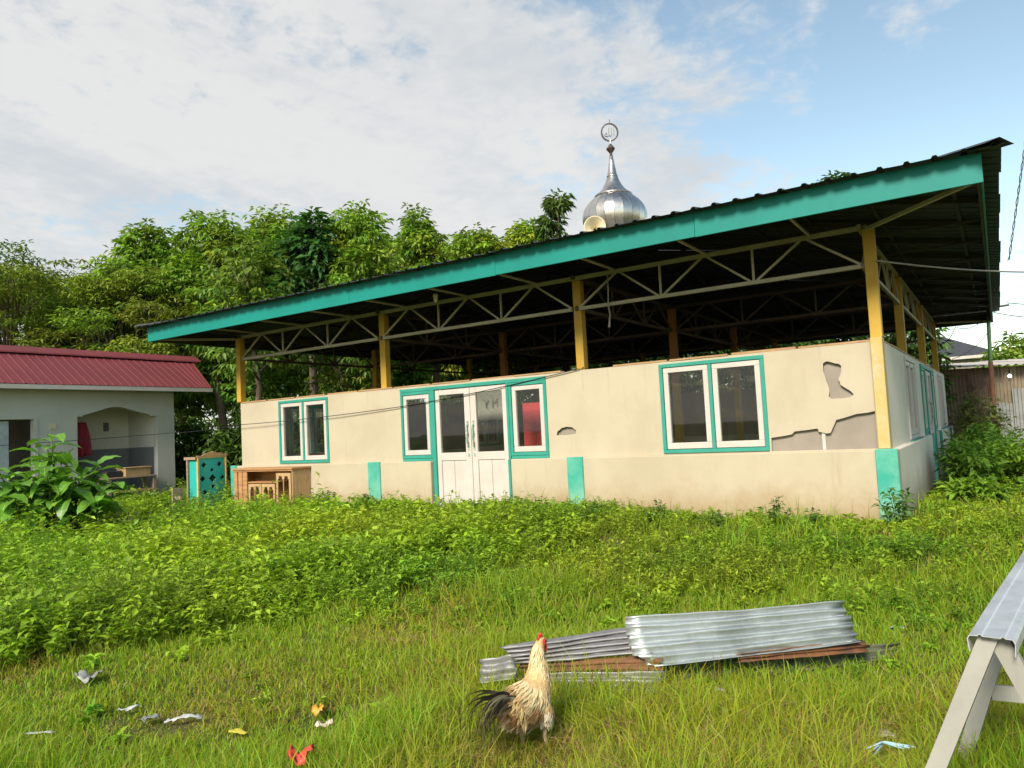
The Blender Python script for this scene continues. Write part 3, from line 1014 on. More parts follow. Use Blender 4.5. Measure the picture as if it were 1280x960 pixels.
# ring with the emblem inside, turned a little from the viewer
RA = Vector((0.72, 0.69, 0)).normalized(); RB = Vector((0.10, -0.10, 1)).normalized(); RN = RA.cross(RB)
RC = Vector((-6, 6, 8.17))
P2 = lambda a, b, c=0: RC + RA * a + RB * b + RN * c
ring = MB()
n = 28
vs, fs = [], []
for k in range(n):
    t = 2 * math.pi * k / n
    for r_, c in ((0.185, -.018), (0.215, -.018), (0.215, .018), (0.185, .018)):
        vs.append(P2(r_ * math.cos(t), r_ * math.sin(t), c))
for k in range(n):
    for j in range(4):
        fs.append((k * 4 + j, k * 4 + (j + 1) % 4, ((k + 1) % n) * 4 + (j + 1) % 4, ((k + 1) % n) * 4 + j))
ring.add(vs, fs)
ring.tube([P2(0, 0.215), P2(0, 0.30)], 0.008, 6)
ring.build('ring', M['darkmetal'], dome)
em = MB()
em.bar(P2(0.105, -0.09), P2(0.105, 0.11), 0.012, 0.034, RN)          # upright stroke at the right
em.bar(P2(0.045, -0.07), P2(0.045, 0.11), 0.012, 0.034, RN)
em.bar(P2(-0.02, -0.07), P2(-0.02, 0.11), 0.012, 0.034, RN)
em.tube([P2(0.045, -0.07), P2(0.02, -0.095), P2(-0.02, -0.07)], 0.012, 6)
em.tube([P2(-0.02, -0.07), P2(-0.045, -0.10), P2(-0.10, -0.10), P2(-0.125, -0.06), P2(-0.10, -0.02), P2(-0.065, -0.05), P2(-0.06, -0.10)], 0.012, 6)
em.build('emblem', M['stainless'], dome)

hn = thing('horn_loudspeaker', (-6.0, 5.05, 5.2), 'cream horn loudspeaker in front of the shiny dome on the roof', 'loudspeaker')
hd = Vector((0.45, -0.89, -0.02)).normalized()
hq = hd.to_track_quat('Z', 'Y').to_matrix().to_4x4()
HM = Matrix.Translation((-6.05, 5.02, 5.70)) @ hq
h_ = MB(); h_.lathe([(0.03, -0.42), (0.05, -0.30), (0.09, -0.18), (0.16, -0.07), (0.235, 0.0), (0.25, 0.012), (0.24, 0.02), (0.225, 0.005), (0.15, -0.06), (0.08, -0.16), (0.03, -0.25)], 24, HM); h_.build('horn', M['horn'], hn, smooth=True)
h_ = MB(); h_.lathe([(0.001, -0.52), (0.075, -0.52), (0.08, -0.42), (0.03, -0.38)], 16, HM); h_.build('driver', M['darkmetal'], hn)
h_ = MB(); h_.tube([HM @ Vector((0, 0, -0.45)), HM @ Vector((0, 0, -0.45)) + Vector((0, 0, -0.75))], 0.02, 8); h_.build('bracket', M['darkmetal'], hn)

# ------------------------------------------------------------------ things inside the hall
rc = thing('red_cabinet', (-5.1, 1.0, 0.02), 'tall red panelled cabinet standing inside behind the sidelight right of the door', 'cabinet')
c_ = MB(); c_.box((-5.62, 0.95, 0.02), (-4.9, 1.35, 1.70)); c_.build('carcass', M['redpaint'], rc, bevel=0.01)
for z0, z1 in ((0.1, 1.20), (1.235, 1.58)):
    d_ = MB(); d_.box((-5.58, 0.925, z0), (-4.94, 0.948, z1)); d_.build('door_panel', M['redpaint'], rc, bevel=0.006)
bn = thing('cloth_banner', (-6.3, 0.95, 1.45), 'pale cloth banner with faded letters hanging inside behind the right door pane', 'banner')
mat_b = plain('faded_banner_cloth', (0.34, 0.34, 0.30), 0.9)
c_ = MB()
vs, fs = [], []
for i in range(13):
    for j in range(5):
        vs.append((-6.75 + i * 0.085, 0.95 + 0.02 * math.sin(i * 1.3 + j * .4), 2.0 - j * 0.14 - 0.01 * math.sin(i * .8)))
for i in range(12):
    for j in range(4):
        fs.append((i * 5 + j, i * 5 + j + 1, i * 5 + j + 6, i * 5 + j + 5))
c_.add(vs, fs); cl_ = c_.build('cloth', mat_b, bn, smooth=True, fix=False)
ws = cl_.modifiers.new('thick', 'SOLIDIFY'); ws.thickness = 0.004
tcv = bpy.data.curves.new('lettering', 'FONT'); tcv.body = 'Y M'; tcv.size = 0.2; tcv.extrude = 0.002
tmp = bpy.data.objects.new('lettering_curve', tcv); COL.objects.link(tmp)
bpy.context.view_layer.update()
tme = bpy.data.meshes.new_from_object(tmp.evaluated_get(bpy.context.evaluated_depsgraph_get()))
bpy.data.objects.remove(tmp)
to = bpy.data.objects.new('lettering', tme); COL.objects.link(to)
to.location = (-6.42, 0.918, 1.68); to.rotation_euler = (R(90), 0, 0); tme.materials.clear(); tme.materials.append(plain('faded_ink', (0.22, 0.225, 0.205), 0.9))
to.parent = bn; to.matrix_parent_inverse = world_of(bn).inverted()
rb_ = thing('brown_bench', (-11, 1.6, 0.02), 'low red brown bench inside behind the left front window', 'bench')
c_ = MB(); c_.box((-11.8, 1.4, 0.72), (-9.6, 1.9, 0.95)); c_.build('seat', plain('red_brown_varnish', (0.27, 0.08, 0.035), 0.5), rb_, bevel=0.01)
for x in (-11.7, -9.7):
    c_ = MB(); c_.box((x - 0.04, 1.45, 0.02), (x + 0.04, 1.85, 0.718)); c_.build('leg', M['greywood'], rb_)

# ------------------------------------------------------------------ teal cabinet and sideboard by the left corner
tc_ = thing('teal_cabinet', (-12.55, -0.38, -0.03), 'teal painted wooden lectern cabinet with diamond cutouts and a bare crest', 'cabinet')
CM = frame((-12.4, -0.73, -0.04), (0, 1, 0), (1, 0, 0)) @ Matrix.Rotation(R(-2), 4, 'Z')
ho = []
for cx, cz, s in ((q_[0], q_[1], q_[2] * 1.2) for q_ in ((0.15, 0.90, .052), (0.52, 0.90, .052), (0.34, 0.79, .038), (0.12, 0.62, .055), (0.35, 0.62, .072), (0.58, 0.62, .052), (0.36, 0.45, .042), (0.16, 0.34, .052), (0.55, 0.34, .052), (0.35, 0.22, .045))):
    ho.append([(cx - s, cz), (cx, cz - s), (cx + s, cz), (cx, cz + s)])
p = MB(); p.plate([(0.045, 0.0), (0.655, 0.0), (0.635, 1.035), (0.04, 1.035)], ho, 0.0, 0.018, CM); p.build('front_panel', M['tealcab'], tc_)
p = MB(); p.box((0.03, -0.08, 0.02), (0.66, -0.06, 1.0), CM); p.build('backing', M['hole'], tc_)
p = MB(); p.box((0.0, -0.03, 0.0), (0.044, 0.012, 1.05), CM); p.box((0.657, -0.03, 0.0), (0.695, 0.012, 1.05), CM); p.box((0.045, -0.02, 1.037), (0.656, 0.01, 1.055), CM); p.build('trim', M['yellowtrim'], tc_, bevel=0.004)
for x0, x1 in ((0.004, 0.024), (0.67, 0.69)):
    p = MB(); p.box((x0, -0.34, 0.0), (x1, -0.032, 1.0), CM); p.build('side_panel', M['tealcab'], tc_)
p = MB(); p.plate([(0.0, 1.056), (0.69, 1.056), (0.70, 1.11), (0.62, 1.10), (0.55, 1.135), (0.46, 1.14), (0.37, 1.175), (0.30, 1.15), (0.18, 1.13), (0.10, 1.09), (-0.01, 1.10)], [], 0.012, 0.03, CM); p.build('crest', M['tancarve'], tc_)
p = MB(); p.box((-0.05, -0.36, 1.02), (0.0, 0.0, 1.075), CM); p.box((-0.04, -0.3, 0.0), (-0.004, -0.26, 1.02), CM); p.build('frame_rail', M['greywood'], tc_)
p = MB(); p.box((-12.85, -1.02, -0.06), (-12.80, -0.80, 0.42)); p.box((-12.84, -0.99, 0.2), (-12.6, -0.95, 0.26)); tag(p.build('broken_crate_board', M['greywood']), 'grey broken board leaning beside the teal cabinet', 'board')

sb = thing('sideboard', (-10.65, -0.33, -0.03), 'old brown wooden sideboard with fretwork doors against the hall wall', 'sideboard')
SM = frame((-11.5, -0.53, -0.03), (1, 0, 0), (0, -1, 0))
Wd = 1.72
p = MB(); p.box((-0.03, -0.43, 0.765), (Wd + 0.03, 0.03, 0.80), SM); p.box((-0.015, -0.425, 0.735), (Wd + 0.015, 0.015, 0.763), SM); p.build('top', M['lightwood'], sb, bevel=0.005)
p = MB()
p.box((0, -0.42, 0.0), (0.022, 0.0, 0.734), SM); p.box((0.024, -0.42, 0.0), (Wd - 0.024, -0.40, 0.734), SM)
p.box((0.024, -0.40, 0.02), (Wd - 0.024, 0.0, 0.045), SM); p.box((0.42, -0.40, 0.52), (1.25, -0.005, 0.54), SM)
p.build('carcass', M['lightwood'], sb)
p = MB(); p.box((Wd - 0.022, -0.42, 0.0), (Wd, 0.0, 0.734), SM); p.build('end_panel', M['tancarve'], sb)
p = MB(); p.box((0.02, -0.02, 0.0), (0.10, 0.004, 0.734), SM); p.box((0.13, -0.02, 0.0), (0.25, 0.003, 0.734), SM); p.box((0.27, -0.02, 0.0), (0.40, 0.004, 0.734), SM); p.build('slat_front', M['lightwood'], sb, bevel=0.004)


def fret(x0, x1, z0, z1):
    def arch(a, b, zb, zt):
        c = (a + b) / 2; w = (b - a) / 2
        return [(a, zb), (b, zb), (b, zt - 0.07), (b - w * .35, zt - 0.05), (b - w * .3, zt - .02), (c + w * .25, zt), (c, zt - .015), (c - w * .25, zt), (a + w * .3, zt - .02), (a + w * .35, zt - 0.05), (a, zt - 0.07)]
    mid = (x0 + x1) / 2
    d = MB(); d.plate(rect(x0, x1, z0, z1), [arch(x0 + .05, mid - .008, z0 + .16, z1 - .05), arch(mid + .008, x1 - .05, z0 + .16, z1 - .05), rect(x0 + .05, mid - .008, z0 + .04, z0 + .145), rect(mid + .008, x1 - .05, z0 + .04, z0 + .145)], 0.012, 0.018, SM)
    d.build('fretwork_door', M['tancarve'], sb)


fret(0.45, 0.83, 0.0, 0.50); fret(0.85, 1.23, 0.0, 0.50); fret(1.27, 1.68, 0.0, 0.70)
p = MB(); p.box((0.42, -0.06, 0.505), (1.25, -0.03, 0.518), SM); p.build('shelf_edge', M['lightwood'], sb)

# ------------------------------------------------------------------ grey house with the maroon roof at the left
house = thing('small_house', (-17.5, -3, 0), 'small grey rendered house with maroon metal roof and an arched porch', 'house')
HX = -16.0
HF = frame((HX, 0, 0), (0, 1, 0), (1, 0, 0))
arch_h = [(-1.28, 0.03), (-1.28, 2.045), (-1.16, 2.045), (-1.16, 2.075), (-0.95, 2.13), (-0.68, 2.215), (-0.50, 2.262), (-0.30, 2.262), (-0.12, 2.215), (0.15, 2.14), (0.42, 2.075), (0.42, 2.045), (0.59, 2.045), (0.59, 0.03)]
p = MB(); p.plate(rect(-8, 1.04, -0.3, 2.72), [arch_h, rect(-3.2, -2.17, 0.03, 2.0)], 0.0, 0.16, HF); p.build('front_wall', M['housewall'], house)
p = MB(); p.box((-3.27, -0.02, 2.002), (-2.10, 0.02, 2.06), HF); p.box((-2.168, -0.10, 0.03), (-2.10, 0.02, 2.0), HF); p.build('door_surround', M['housewall'], house)
p = MB(); p.box((-3.19, -0.12, 0.04), (-2.62, -0.08, 1.97), HF); p.build('door', plain('pale_blue_door_paint', (0.42, 0.47, 0.50), 0.5), house)
p = MB(); p.plate([(-3.0, -0.3), (-0.165, -0.3), (-0.165, 2.72), (-1.1, 3.5), (-3.0, 2.6)], [], 0.0, 0.14, frame((HX, 1.04, 0), (1, 0, 0), (0, 1, 0))); p.build('end_wall', M['housewall'], house)
p = MB(); p.box((-3.0, -8, -0.3), (-2.86, 0.9, 2.6), Matrix.Translation((HX, 0, 0))); p.build('rear_wall', M['housewall'], house)
p = MB(); p.box((HX - 2.85, -7.9, -0.1), (HX - 0.165, 0.895, 0.02)); p.build('floor', M['concrete'], house)
p = MB(); p.box((HX - 2.85, -7.9, 2.60), (HX - 0.165, 0.895, 2.66)); p.build('ceiling', M['housewall'], house)
BX = HX - 1.45
p = MB(); p.box((BX - 0.1, -1.6, 1.295), (BX, 0.68, 2.6)); p.box((BX + 0.001, 0.68, 1.295), (HX - 0.165, 0.78, 2.6)); p.build('porch_wall', plain('off_white_porch_plaster', (0.74, 0.72, 0.64), 0.8, nz=.08), house)
p = MB(); p.box((BX - 0.1, -1.6, 0.02), (BX + 0.012, 0.668, 1.293)); p.box((BX + 0.013, 0.668, 0.02), (HX - 0.165, 0.78, 1.293)); p.build('wainscot', M['housegrey'], house)
p = MB(); p.box((BX - 0.1, -1.72, 0.02), (HX - 0.165, -1.60, 2.6)); p.build('side_partition', M['roomdark'], house)
p = MB(); p.box((BX, 0.05, 1.74), (BX + 0.03, 0.17, 1.95)); p.build('vent', M['roomdark'], house)
p = MB(); p.box((-1.86, 0.0, 1.78), (-1.73, 0.025, 1.90), HF); p.build('switch_plate', M['horn'], house)
# roof of the house
EX, RX = HX + 0.42, HX - 1.05
EZ2, RZ2 = 2.72, 3.62
rp = MB()
rp.box((EX - 0.03, -8.3, EZ2 - 0.10), (EX - 0.004, 1.86, EZ2 - 0.006)); rp.build('fascia', M['white'], house)
ridge = MB()
for k in range(13):
    a, b = -8.3 + k * 0.82, -8.3 + (k + 1) * 0.82 + 0.02
    b = min(b, 2.36)
    z = RZ2 + 0.03
    ridge.add([(RX + .26, a, z - .135), (RX + .24, a, z - .10), (RX, a, z + .045), (RX - .24, a, z - .10), (RX + .26, b, z - .13), (RX + .24, b, z - .095), (RX, b, z + .05), (RX - .24, b, z - .095)], [(0, 1, 5, 4), (1, 2, 6, 5), (2, 3, 7, 6)])
hroof = ridge.build('roof', M['redroof'], house, fix=False)
for side in (1, -1):
    for k in range(14):
        a0 = -8.3 + k * 0.75
        a1 = min(a0 + 0.775, 2.3)
        if a1 - a0 < 0.1: continue
        prof = []
        t = a0
        j = 0
        while t < a1 - 0.02:
            for dt, h in ((0, 0), (.135, 0), (.15, .011), (.175, .011), (.19, 0)):
                prof.append((min(t + dt, a1), h + 0.004 * (k % 2)))
            t += 0.1925
        vs, fs = [], []
        for a, h in prof:
            for f in (0, 0.5, 1):
                x = (EX + (RX - EX) * f) if side == 1 else (2 * RX - EX + 0 + (EX - RX) * f) - 0.9 * (1 - f)
                zz = (EZ2 + (RZ2 - EZ2) * f + h) if side == 1 else (EZ2 - 0.35 + (RZ2 - EZ2 + 0.35) * f + h)
                ya = a
                if a > 1.5: ya = 1.5 + (a - 1.5) * (0.45 + 0.55 * f)
                vs.append((x, ya, zz))
        for i in range(len(prof) - 1):
            for f in range(2):
                fs.append((i * 3 + f, i * 3 + 3 + f, i * 3 + 4 + f, i * 3 + 1 + f))
        sm = MB(); sm.add(vs, fs); sm.build('roof_sheet', M['redroof'], hroof, fix=False)

# porch contents
tb = thing('work_table', (-15.75, -0.3, 0), 'rough wooden table standing in front of the arched porch', 'table')
p = MB(); p.box((-16.1, -0.83, 0.60), (-15.6, 0.33, 0.635)); p.build('table_top', M['greywood'], tb, bevel=0.006)
for x in (-16.05, -15.65):
    for y in (-0.78, 0.28):
        p = MB(); p.box((x - .035, y - .035, -0.05), (x + .035, y + .035, 0.598)); p.build('leg', M['greywood'], tb)
p = MB(); p.box((-15.66, -0.74, 0.28), (-15.63, 0.24, 0.33)); p.box((-15.66, -0.2, -0.02), (-15.63, -0.13, 0.28)); p.box((-15.66, 0.02, -0.02), (-15.63, 0.09, 0.28)); p.build('brace', M['tancarve'], tb)
p = MB(); p.box((-16.0, -0.42, 0.637), (-15.62, 0.18, 0.82)); p.box((-16.02, -0.44, 0.821), (-15.60, 0.2, 0.845)); tag(p.build('wooden_box', M['tancarve'], bevel=0.005), 'brown wooden box lying on the table under the arch', 'box')
p = MB(); p.box((-16.0, -0.82, 0.637), (-15.7, -0.44, 0.78)); tag(p.build('black_bin', plain('black_plastic', (0.03, 0.03, 0.035), 0.5), bevel=0.02), 'black low bin beside the wooden box on the porch table', 'bin')


def hanging(name, x, y, z, w, h, mat, label, seed, cat='cloth'):
    rr = random.Random(seed)
    ph = rr.uniform(0, 6)
    m_ = MB(); vs, fs = [], []
    for i in range(9):
        for j in range(9):
            a = (i / 8 - .5); t = j / 8
            ww = w * (0.45 + 0.55 * math.sin(min(t * 1.8, 1.57)) * (1 - 0.25 * t))
            vs.append((x + 0.05 * math.sin(i * 1.7 + ph) * (0.4 + t), y + a * ww, z - h * t * (1 - 0.12 * abs(a))))
    for i in range(8):
        for j in range(8):
            fs.append((i * 9 + j, i * 9 + j + 1, i * 9 + j + 10, i * 9 + j + 9))
    m_.add(vs, fs)
    o = m_.build(name, mat, None, smooth=True, fix=False)
    s = o.modifiers.new('thick', 'SOLIDIFY'); s.thickness = 0.008
    return tag(o, label, cat)


hanging('hanging_cloth', -16.35, -1.02, 1.93, 0.42, 0.80, plain('dark_red_cloth', (0.30, 0.03, 0.05), 0.9), 'dark red cloth hanging at the left of the arched porch', 1)
hanging('hanging_cloth', -16.5, -1.22, 1.88, 0.5, 0.45, plain('grey_white_cloth', (0.42, 0.43, 0.45), 0.9), 'pale grey cloth bunched behind the red one in the porch', 2)
hanging('hanging_tarpaulin', -16.9, -1.25, 2.5, 0.7, 0.75, plain('dark_green_tarp', (0.05, 0.08, 0.07), 0.6), 'dark green tarpaulin draped from the porch ceiling', 3, 'tarpaulin')

# ------------------------------------------------------------------ corrugated sheets lying in the grass
def corr_sheet(name, c00, c10, c11, c01, ribs, amp, mat, label, jag_u=0.0, nu=10, per=8, seed=1, tear=None, cat='metal sheet', group='corrugated sheets in the heap'):
    """c00..c10 runs along the ribs at the far edge, c01..c11 at the near edge"""
    rr = random.Random(seed)
    c00, c10, c11, c01 = map(Vector, (c00, c10, c11, c01))
    nrm = (c10 - c00).cross(c01 - c00).normalized()
    if nrm.z < 0: nrm = -nrm
    nv = ribs * per
    m_ = MB(); vs, fs = [], []
    en = [(rr.uniform(-1, 1), rr.uniform(-1, 1)) for _ in range(nv + 1)]
    for j in range(nv + 1):
        v_ = j / nv
        ja = jag_u * (en[j][0] * .5 + en[j // 3 * 3][0]); jb = jag_u * (en[j][1] * .5 + en[j // 3 * 3][1])
        if tear: ja += tear(v_)
        for i in range(nu + 1):
            u_ = i / nu
            u2 = ja + (1 + jb - ja) * u_
            p_ = (c00 * (1 - u2) + c10 * u2) * (1 - v_) + (c01 * (1 - u2) + c11 * u2) * v_
            ph = v_ * ribs * 2 * math.pi
            h = amp * math.cos(ph) + 0.006 * math.sin(u_ * 23 + j * .7 + seed) * math.sin(j * 1.3 + seed * 2) + (en[(i * 7 + j) % (nv + 1)][0] * .002)
            p_ = p_ + nrm * (h + 0.008 * math.sin(u_ * 5 + seed) + 0.006 * math.sin(u_ * 9 + j * .2))
            vs.append(p_)
    for j in range(nv):
        for i in range(nu):
            a = j * (nu + 1) + i
            fs.append((a, a + 1, a + nu + 2, a + nu + 1))
    m_.add(vs, fs)
    o = m_.build(name, mat, None, smooth=True, fix=False)
    s = o.modifiers.new('thick', 'SOLIDIFY'); s.thickness = 0.003
    return tag(o, label, cat, group)


corr_sheet('corrugated_sheet', (-0.70, -5.78, 0.135), (0.33, -4.98, 0.14), (0.42, -5.05, -0.07), (-0.58, -5.92, -0.10), 5, 0.015, M['galv'], 'bright silver corrugated sheet lying on top of the heap', 0.006, 14, 10, 2, tear=lambda v_: (0.09 * max(0, v_ - .72) / .28))
corr_sheet('corrugated_sheet', (-1.28, -6.19, 0.02), (-0.60, -5.70, 0.085), (-0.52, -5.80, -0.04), (-1.20, -6.13, -0.085), 5, 0.012, M['galv_old'], 'dull grey corrugated sheet at the left of the heap behind the rooster', 0.01, 10, 8, 4)
corr_sheet('corrugated_sheet', (-1.22, -6.12, -0.09), (-0.48, -5.80, -0.045), (-0.45, -5.85, -0.11), (-1.18, -6.10, -0.14), 2, 0.008, M['rusty'], 'narrow strip of rusty brown sheet under the dull grey one', 0.02, 10, 6, 5)
corr_sheet('corrugated_sheet', (-1.10, -6.08, -0.145), (-0.44, -5.86, -0.105), (-0.43, -5.98, -0.215), (-1.08, -6.17, -0.235), 3, 0.012, M['galv_old'], 'lowest grey sheet sunk in the grass in front of the rusty strip', 0.015, 10, 8, 6)
corr_sheet('corrugated_sheet', (-0.12, -5.50, -0.06), (0.44, -4.98, -0.06), (0.47, -5.00, -0.125), (-0.14, -5.52, -0.11), 2, 0.010, M['rusty'], 'rusty brown edge sheet sticking out at the right under the silver one', 0.02, 10, 6, 7)
corr_sheet('corrugated_sheet', (-0.62, -5.70, -0.11), (0.55, -4.72, -0.15), (0.57, -4.80, -0.21), (-0.56, -5.80, -0.235), 3, 0.012, M['mossy'], 'dark mossy bottom sheet along the ground with a pointed right end', 0.02, 14, 8, 8)
corr_sheet('corrugated_sheet', (-1.42, -6.20, -0.07), (-1.22, -6.14, -0.03), (-1.18, -6.19, -0.15), (-1.38, -6.26, -0.18), 2, 0.010, M['galv_old'], 'bent end of a pale sheet poking out left behind the rooster tail', 0.04, 6, 8, 9)

# ------------------------------------------------------------------ metal topped trestle at the right
ts = thing('trestle', (1.18, -6.2, -0.25), 'pale steel trestle with a folded metal channel on top at the right edge', 'trestle')
bd = Vector((0.107, 0.994, 0)).normalized(); bs = Vector((0.994, -0.107, 0))
B0 = Vector((1.112, -6.80, 0.49))
TP = lambda s, w, z: tuple(B0 + bd * s + bs * w + Vector((0, 0, z)))
pr = [(-0.066, -0.055), (-0.070, -0.012), (-0.062, 0.0), (-0.040, 0.001), (-0.037, 0.006), (-0.028, 0.006), (-0.025, 0.001), (0.025, 0.001), (0.028, 0.006), (0.037, 0.006), (0.040, 0.001), (0.060, 0.0), (0.067, -0.012), (0.064, -0.055)]
c_ = MB(); vs, fs = [], []
ss = [0, 0.4, 0.9, 1.5, 2.1, 2.7]
for s_ in ss:
    for w, z in pr:
        vs.append(TP(s_, w, z + 0.003 * math.sin(s_ * 3)))
k = len(pr)
for i in range(len(ss) - 1):
    for j in range(k - 1):
        fs.append((i * k + j, i * k + j + 1, (i + 1) * k + j + 1, (i + 1) * k + j))
c_.add(vs, fs); ch = c_.build('channel', M['alu'], ts, fix=False)
sl = ch.modifiers.new('thick', 'SOLIDIFY'); sl.thickness = 0.003; sl.offset = -1


def uchan(p0, p1, w, d, facing, mat, name):
    """C section leg: web plus two flanges"""
    p0, p1 = Vector(p0), Vector(p1)
    ax = (p1 - p0).normalized(); f = Vector(facing); f = (f - ax * f.dot(ax)).normalized(); sd_ = ax.cross(f)
    prof_ = [(-w / 2, 0), (w / 2, 0), (w / 2, -d), (w / 2 - .004, -d), (w / 2 - .004, -.004), (-w / 2 + .004, -.004), (-w / 2 + .004, -d), (-w / 2, -d)]
    m_ = MB()
    vs = [p0 + sd_ * a + f * b for a, b in prof_] + [p1 + sd_ * a + f * b for a, b in prof_]
    n_ = len(prof_)
    m_.add(vs, [(i, (i + 1) % n_, n_ + (i + 1) % n_, n_ + i) for i in range(n_)])
    return m_.build(name, mat, ts)


fc = (-0.107, -0.994, 0.12)
uchan(TP(0.03, -0.012, -0.008), (0.790, -6.93, -0.26), 0.054, 0.045, fc, M['palelumber'], 'leg')
uchan(TP(0.05, 0.014, -0.02), (1.46, -6.84, -0.26), 0.058, 0.045, fc, M['palelumber'], 'leg')
uchan(TP(0.86, -0.012, -0.008), (0.93, -6.12, -0.28), 0.054, 0.05, fc, M['palelumber'], 'leg')
uchan(TP(0.88, 0.014, -0.02), (1.52, -6.06, -0.28), 0.054, 0.05, fc, M['palelumber'], 'leg')
uchan(TP(2.5, -0.012, -0.008), (1.1, -4.40, -0.28), 0.07, 0.05, fc, M['palelumber'], 'leg')
uchan(TP(2.52, 0.014, -0.02), (1.72, -4.34, -0.28), 0.07, 0.05, fc, M['palelumber'], 'leg')
uchan((1.075, -6.03, 0.065), (1.36, -6.0, 0.065), 0.06, 0.04, (-.1, -1, .2), M['palelumber'], 'cross_brace')

# ------------------------------------------------------------------ rooster
RO = Vector((-0.745, -6.745, float(ground_z(-0.745, -6.745)) - 0.012))
hd_ang = YAW - R(38)                       # heading: right in the picture and away
# heading direction in world: camera right vector turned towards the view direction
hx = (rt * math.cos(R(52)) + Vector((fw.x, fw.y, 0)).normalized() * math.sin(R(52))).normalized()
hy = Vector((-hx.y, hx.x, 0))
RM = Matrix(((hx.x, hy.x, 0, RO.x), (hx.y, hy.y, 0, RO.y), (0, 0, 1, RO.z), (0, 0, 0, 1)))
ro = thing('rooster', RO, 'cream and buff rooster with dark drooping tail standing in the grass', 'rooster', rz=math.atan2(hx.y, hx.x))
spine = [(-0.150, 0.255, 0.012, 0.016), (-0.125, 0.258, 0.040, 0.045), (-0.085, 0.255, 0.066, 0.075), (-0.035, 0.252, 0.082, 0.096), (0.015, 0.265, 0.086, 0.102), (0.058, 0.295, 0.076, 0.088), (0.080, 0.335, 0.060, 0.066), (0.086, 0.375, 0.050, 0.052),
         (0.090, 0.415, 0.040, 0.042), (0.094, 0.452, 0.030, 0.032), (0.102, 0.482, 0.024, 0.027), (0.118, 0.500, 0.022, 0.025), (0.138, 0.503, 0.016, 0.018), (0.150, 0.500, 0.008, 0.009)]


def loft(sp_, ns=14):
    vs, fs = [], []
    P = [Vector((x, 0, z)) for x, z, _, _ in sp_]
    fr = []
    for i, (x, z, ry, rz_) in enumerate(sp_):
        d = (P[min(i + 1, len(P) - 1)] - P[max(i - 1, 0)]).normalized()
        a = Vector((0, 1, 0)); b = d.cross(a)
        fr.append((P[i], d, a, b, ry, rz_))
        for k in range(ns):
            t = 2 * math.pi * k / ns
            vs.append(P[i] + a * ry * math.cos(t) + b * rz_ * math.sin(t))
    for i in range(len(sp_) - 1):
        for k in range(ns):
            fs.append((i * ns + k, i * ns + (k + 1) % ns, (i + 1) * ns + (k + 1) % ns, (i + 1) * ns + k))
    fs.append(tuple(range(ns))[::-1]); fs.append(tuple((len(sp_) - 1) * ns + k for k in range(ns)))
    return vs, fs, fr


vs, fs, FRM = loft(spine)
body = MB()
body.add([RM @ v_ for v_ in vs], fs)
for sy, fx in ((1, 0.0), (-1, 0.055)):
    pts = [(0.0 + fx * .4, 0.045 * sy, 0.235), (0.012 + fx * .6, 0.052 * sy, 0.19), (0.020 + fx * .8, 0.05 * sy, 0.165), (0.008 + fx, 0.046 * sy, 0.135)]
    body.tube([RM @ Vector(p) for p in pts], [0.055, 0.050, 0.034, 0.016], 10)
q = NT('rooster_plumage')
v = q.coord('Object')
cc = q.mix(q.ramp(q.noise(q.coord('Object', (60, 60, 9)), 1, 4, 0.6), 0.35, 0.7), (0.60, 0.42, 0.20), (0.42, 0.26, 0.12))
q.l(cc, q.b.inputs['Base Color']); q.set(0.8, 0, 0.15)
q.bump(q.noise(q.coord('Object', (90, 90, 14)), 1, 4, 0.6), 0.6, 0.01)
bo = body.build('body', q.m, ro, smooth=True)
rmod = bo.modifiers.new('merge', 'REMESH'); rmod.mode = 'VOXEL'; rmod.voxel_size = 0.006; rmod.use_smooth_shade = True
smod = bo.modifiers.new('smooth', 'SMOOTH'); smod.iterations = 6; smod.factor = 0.5
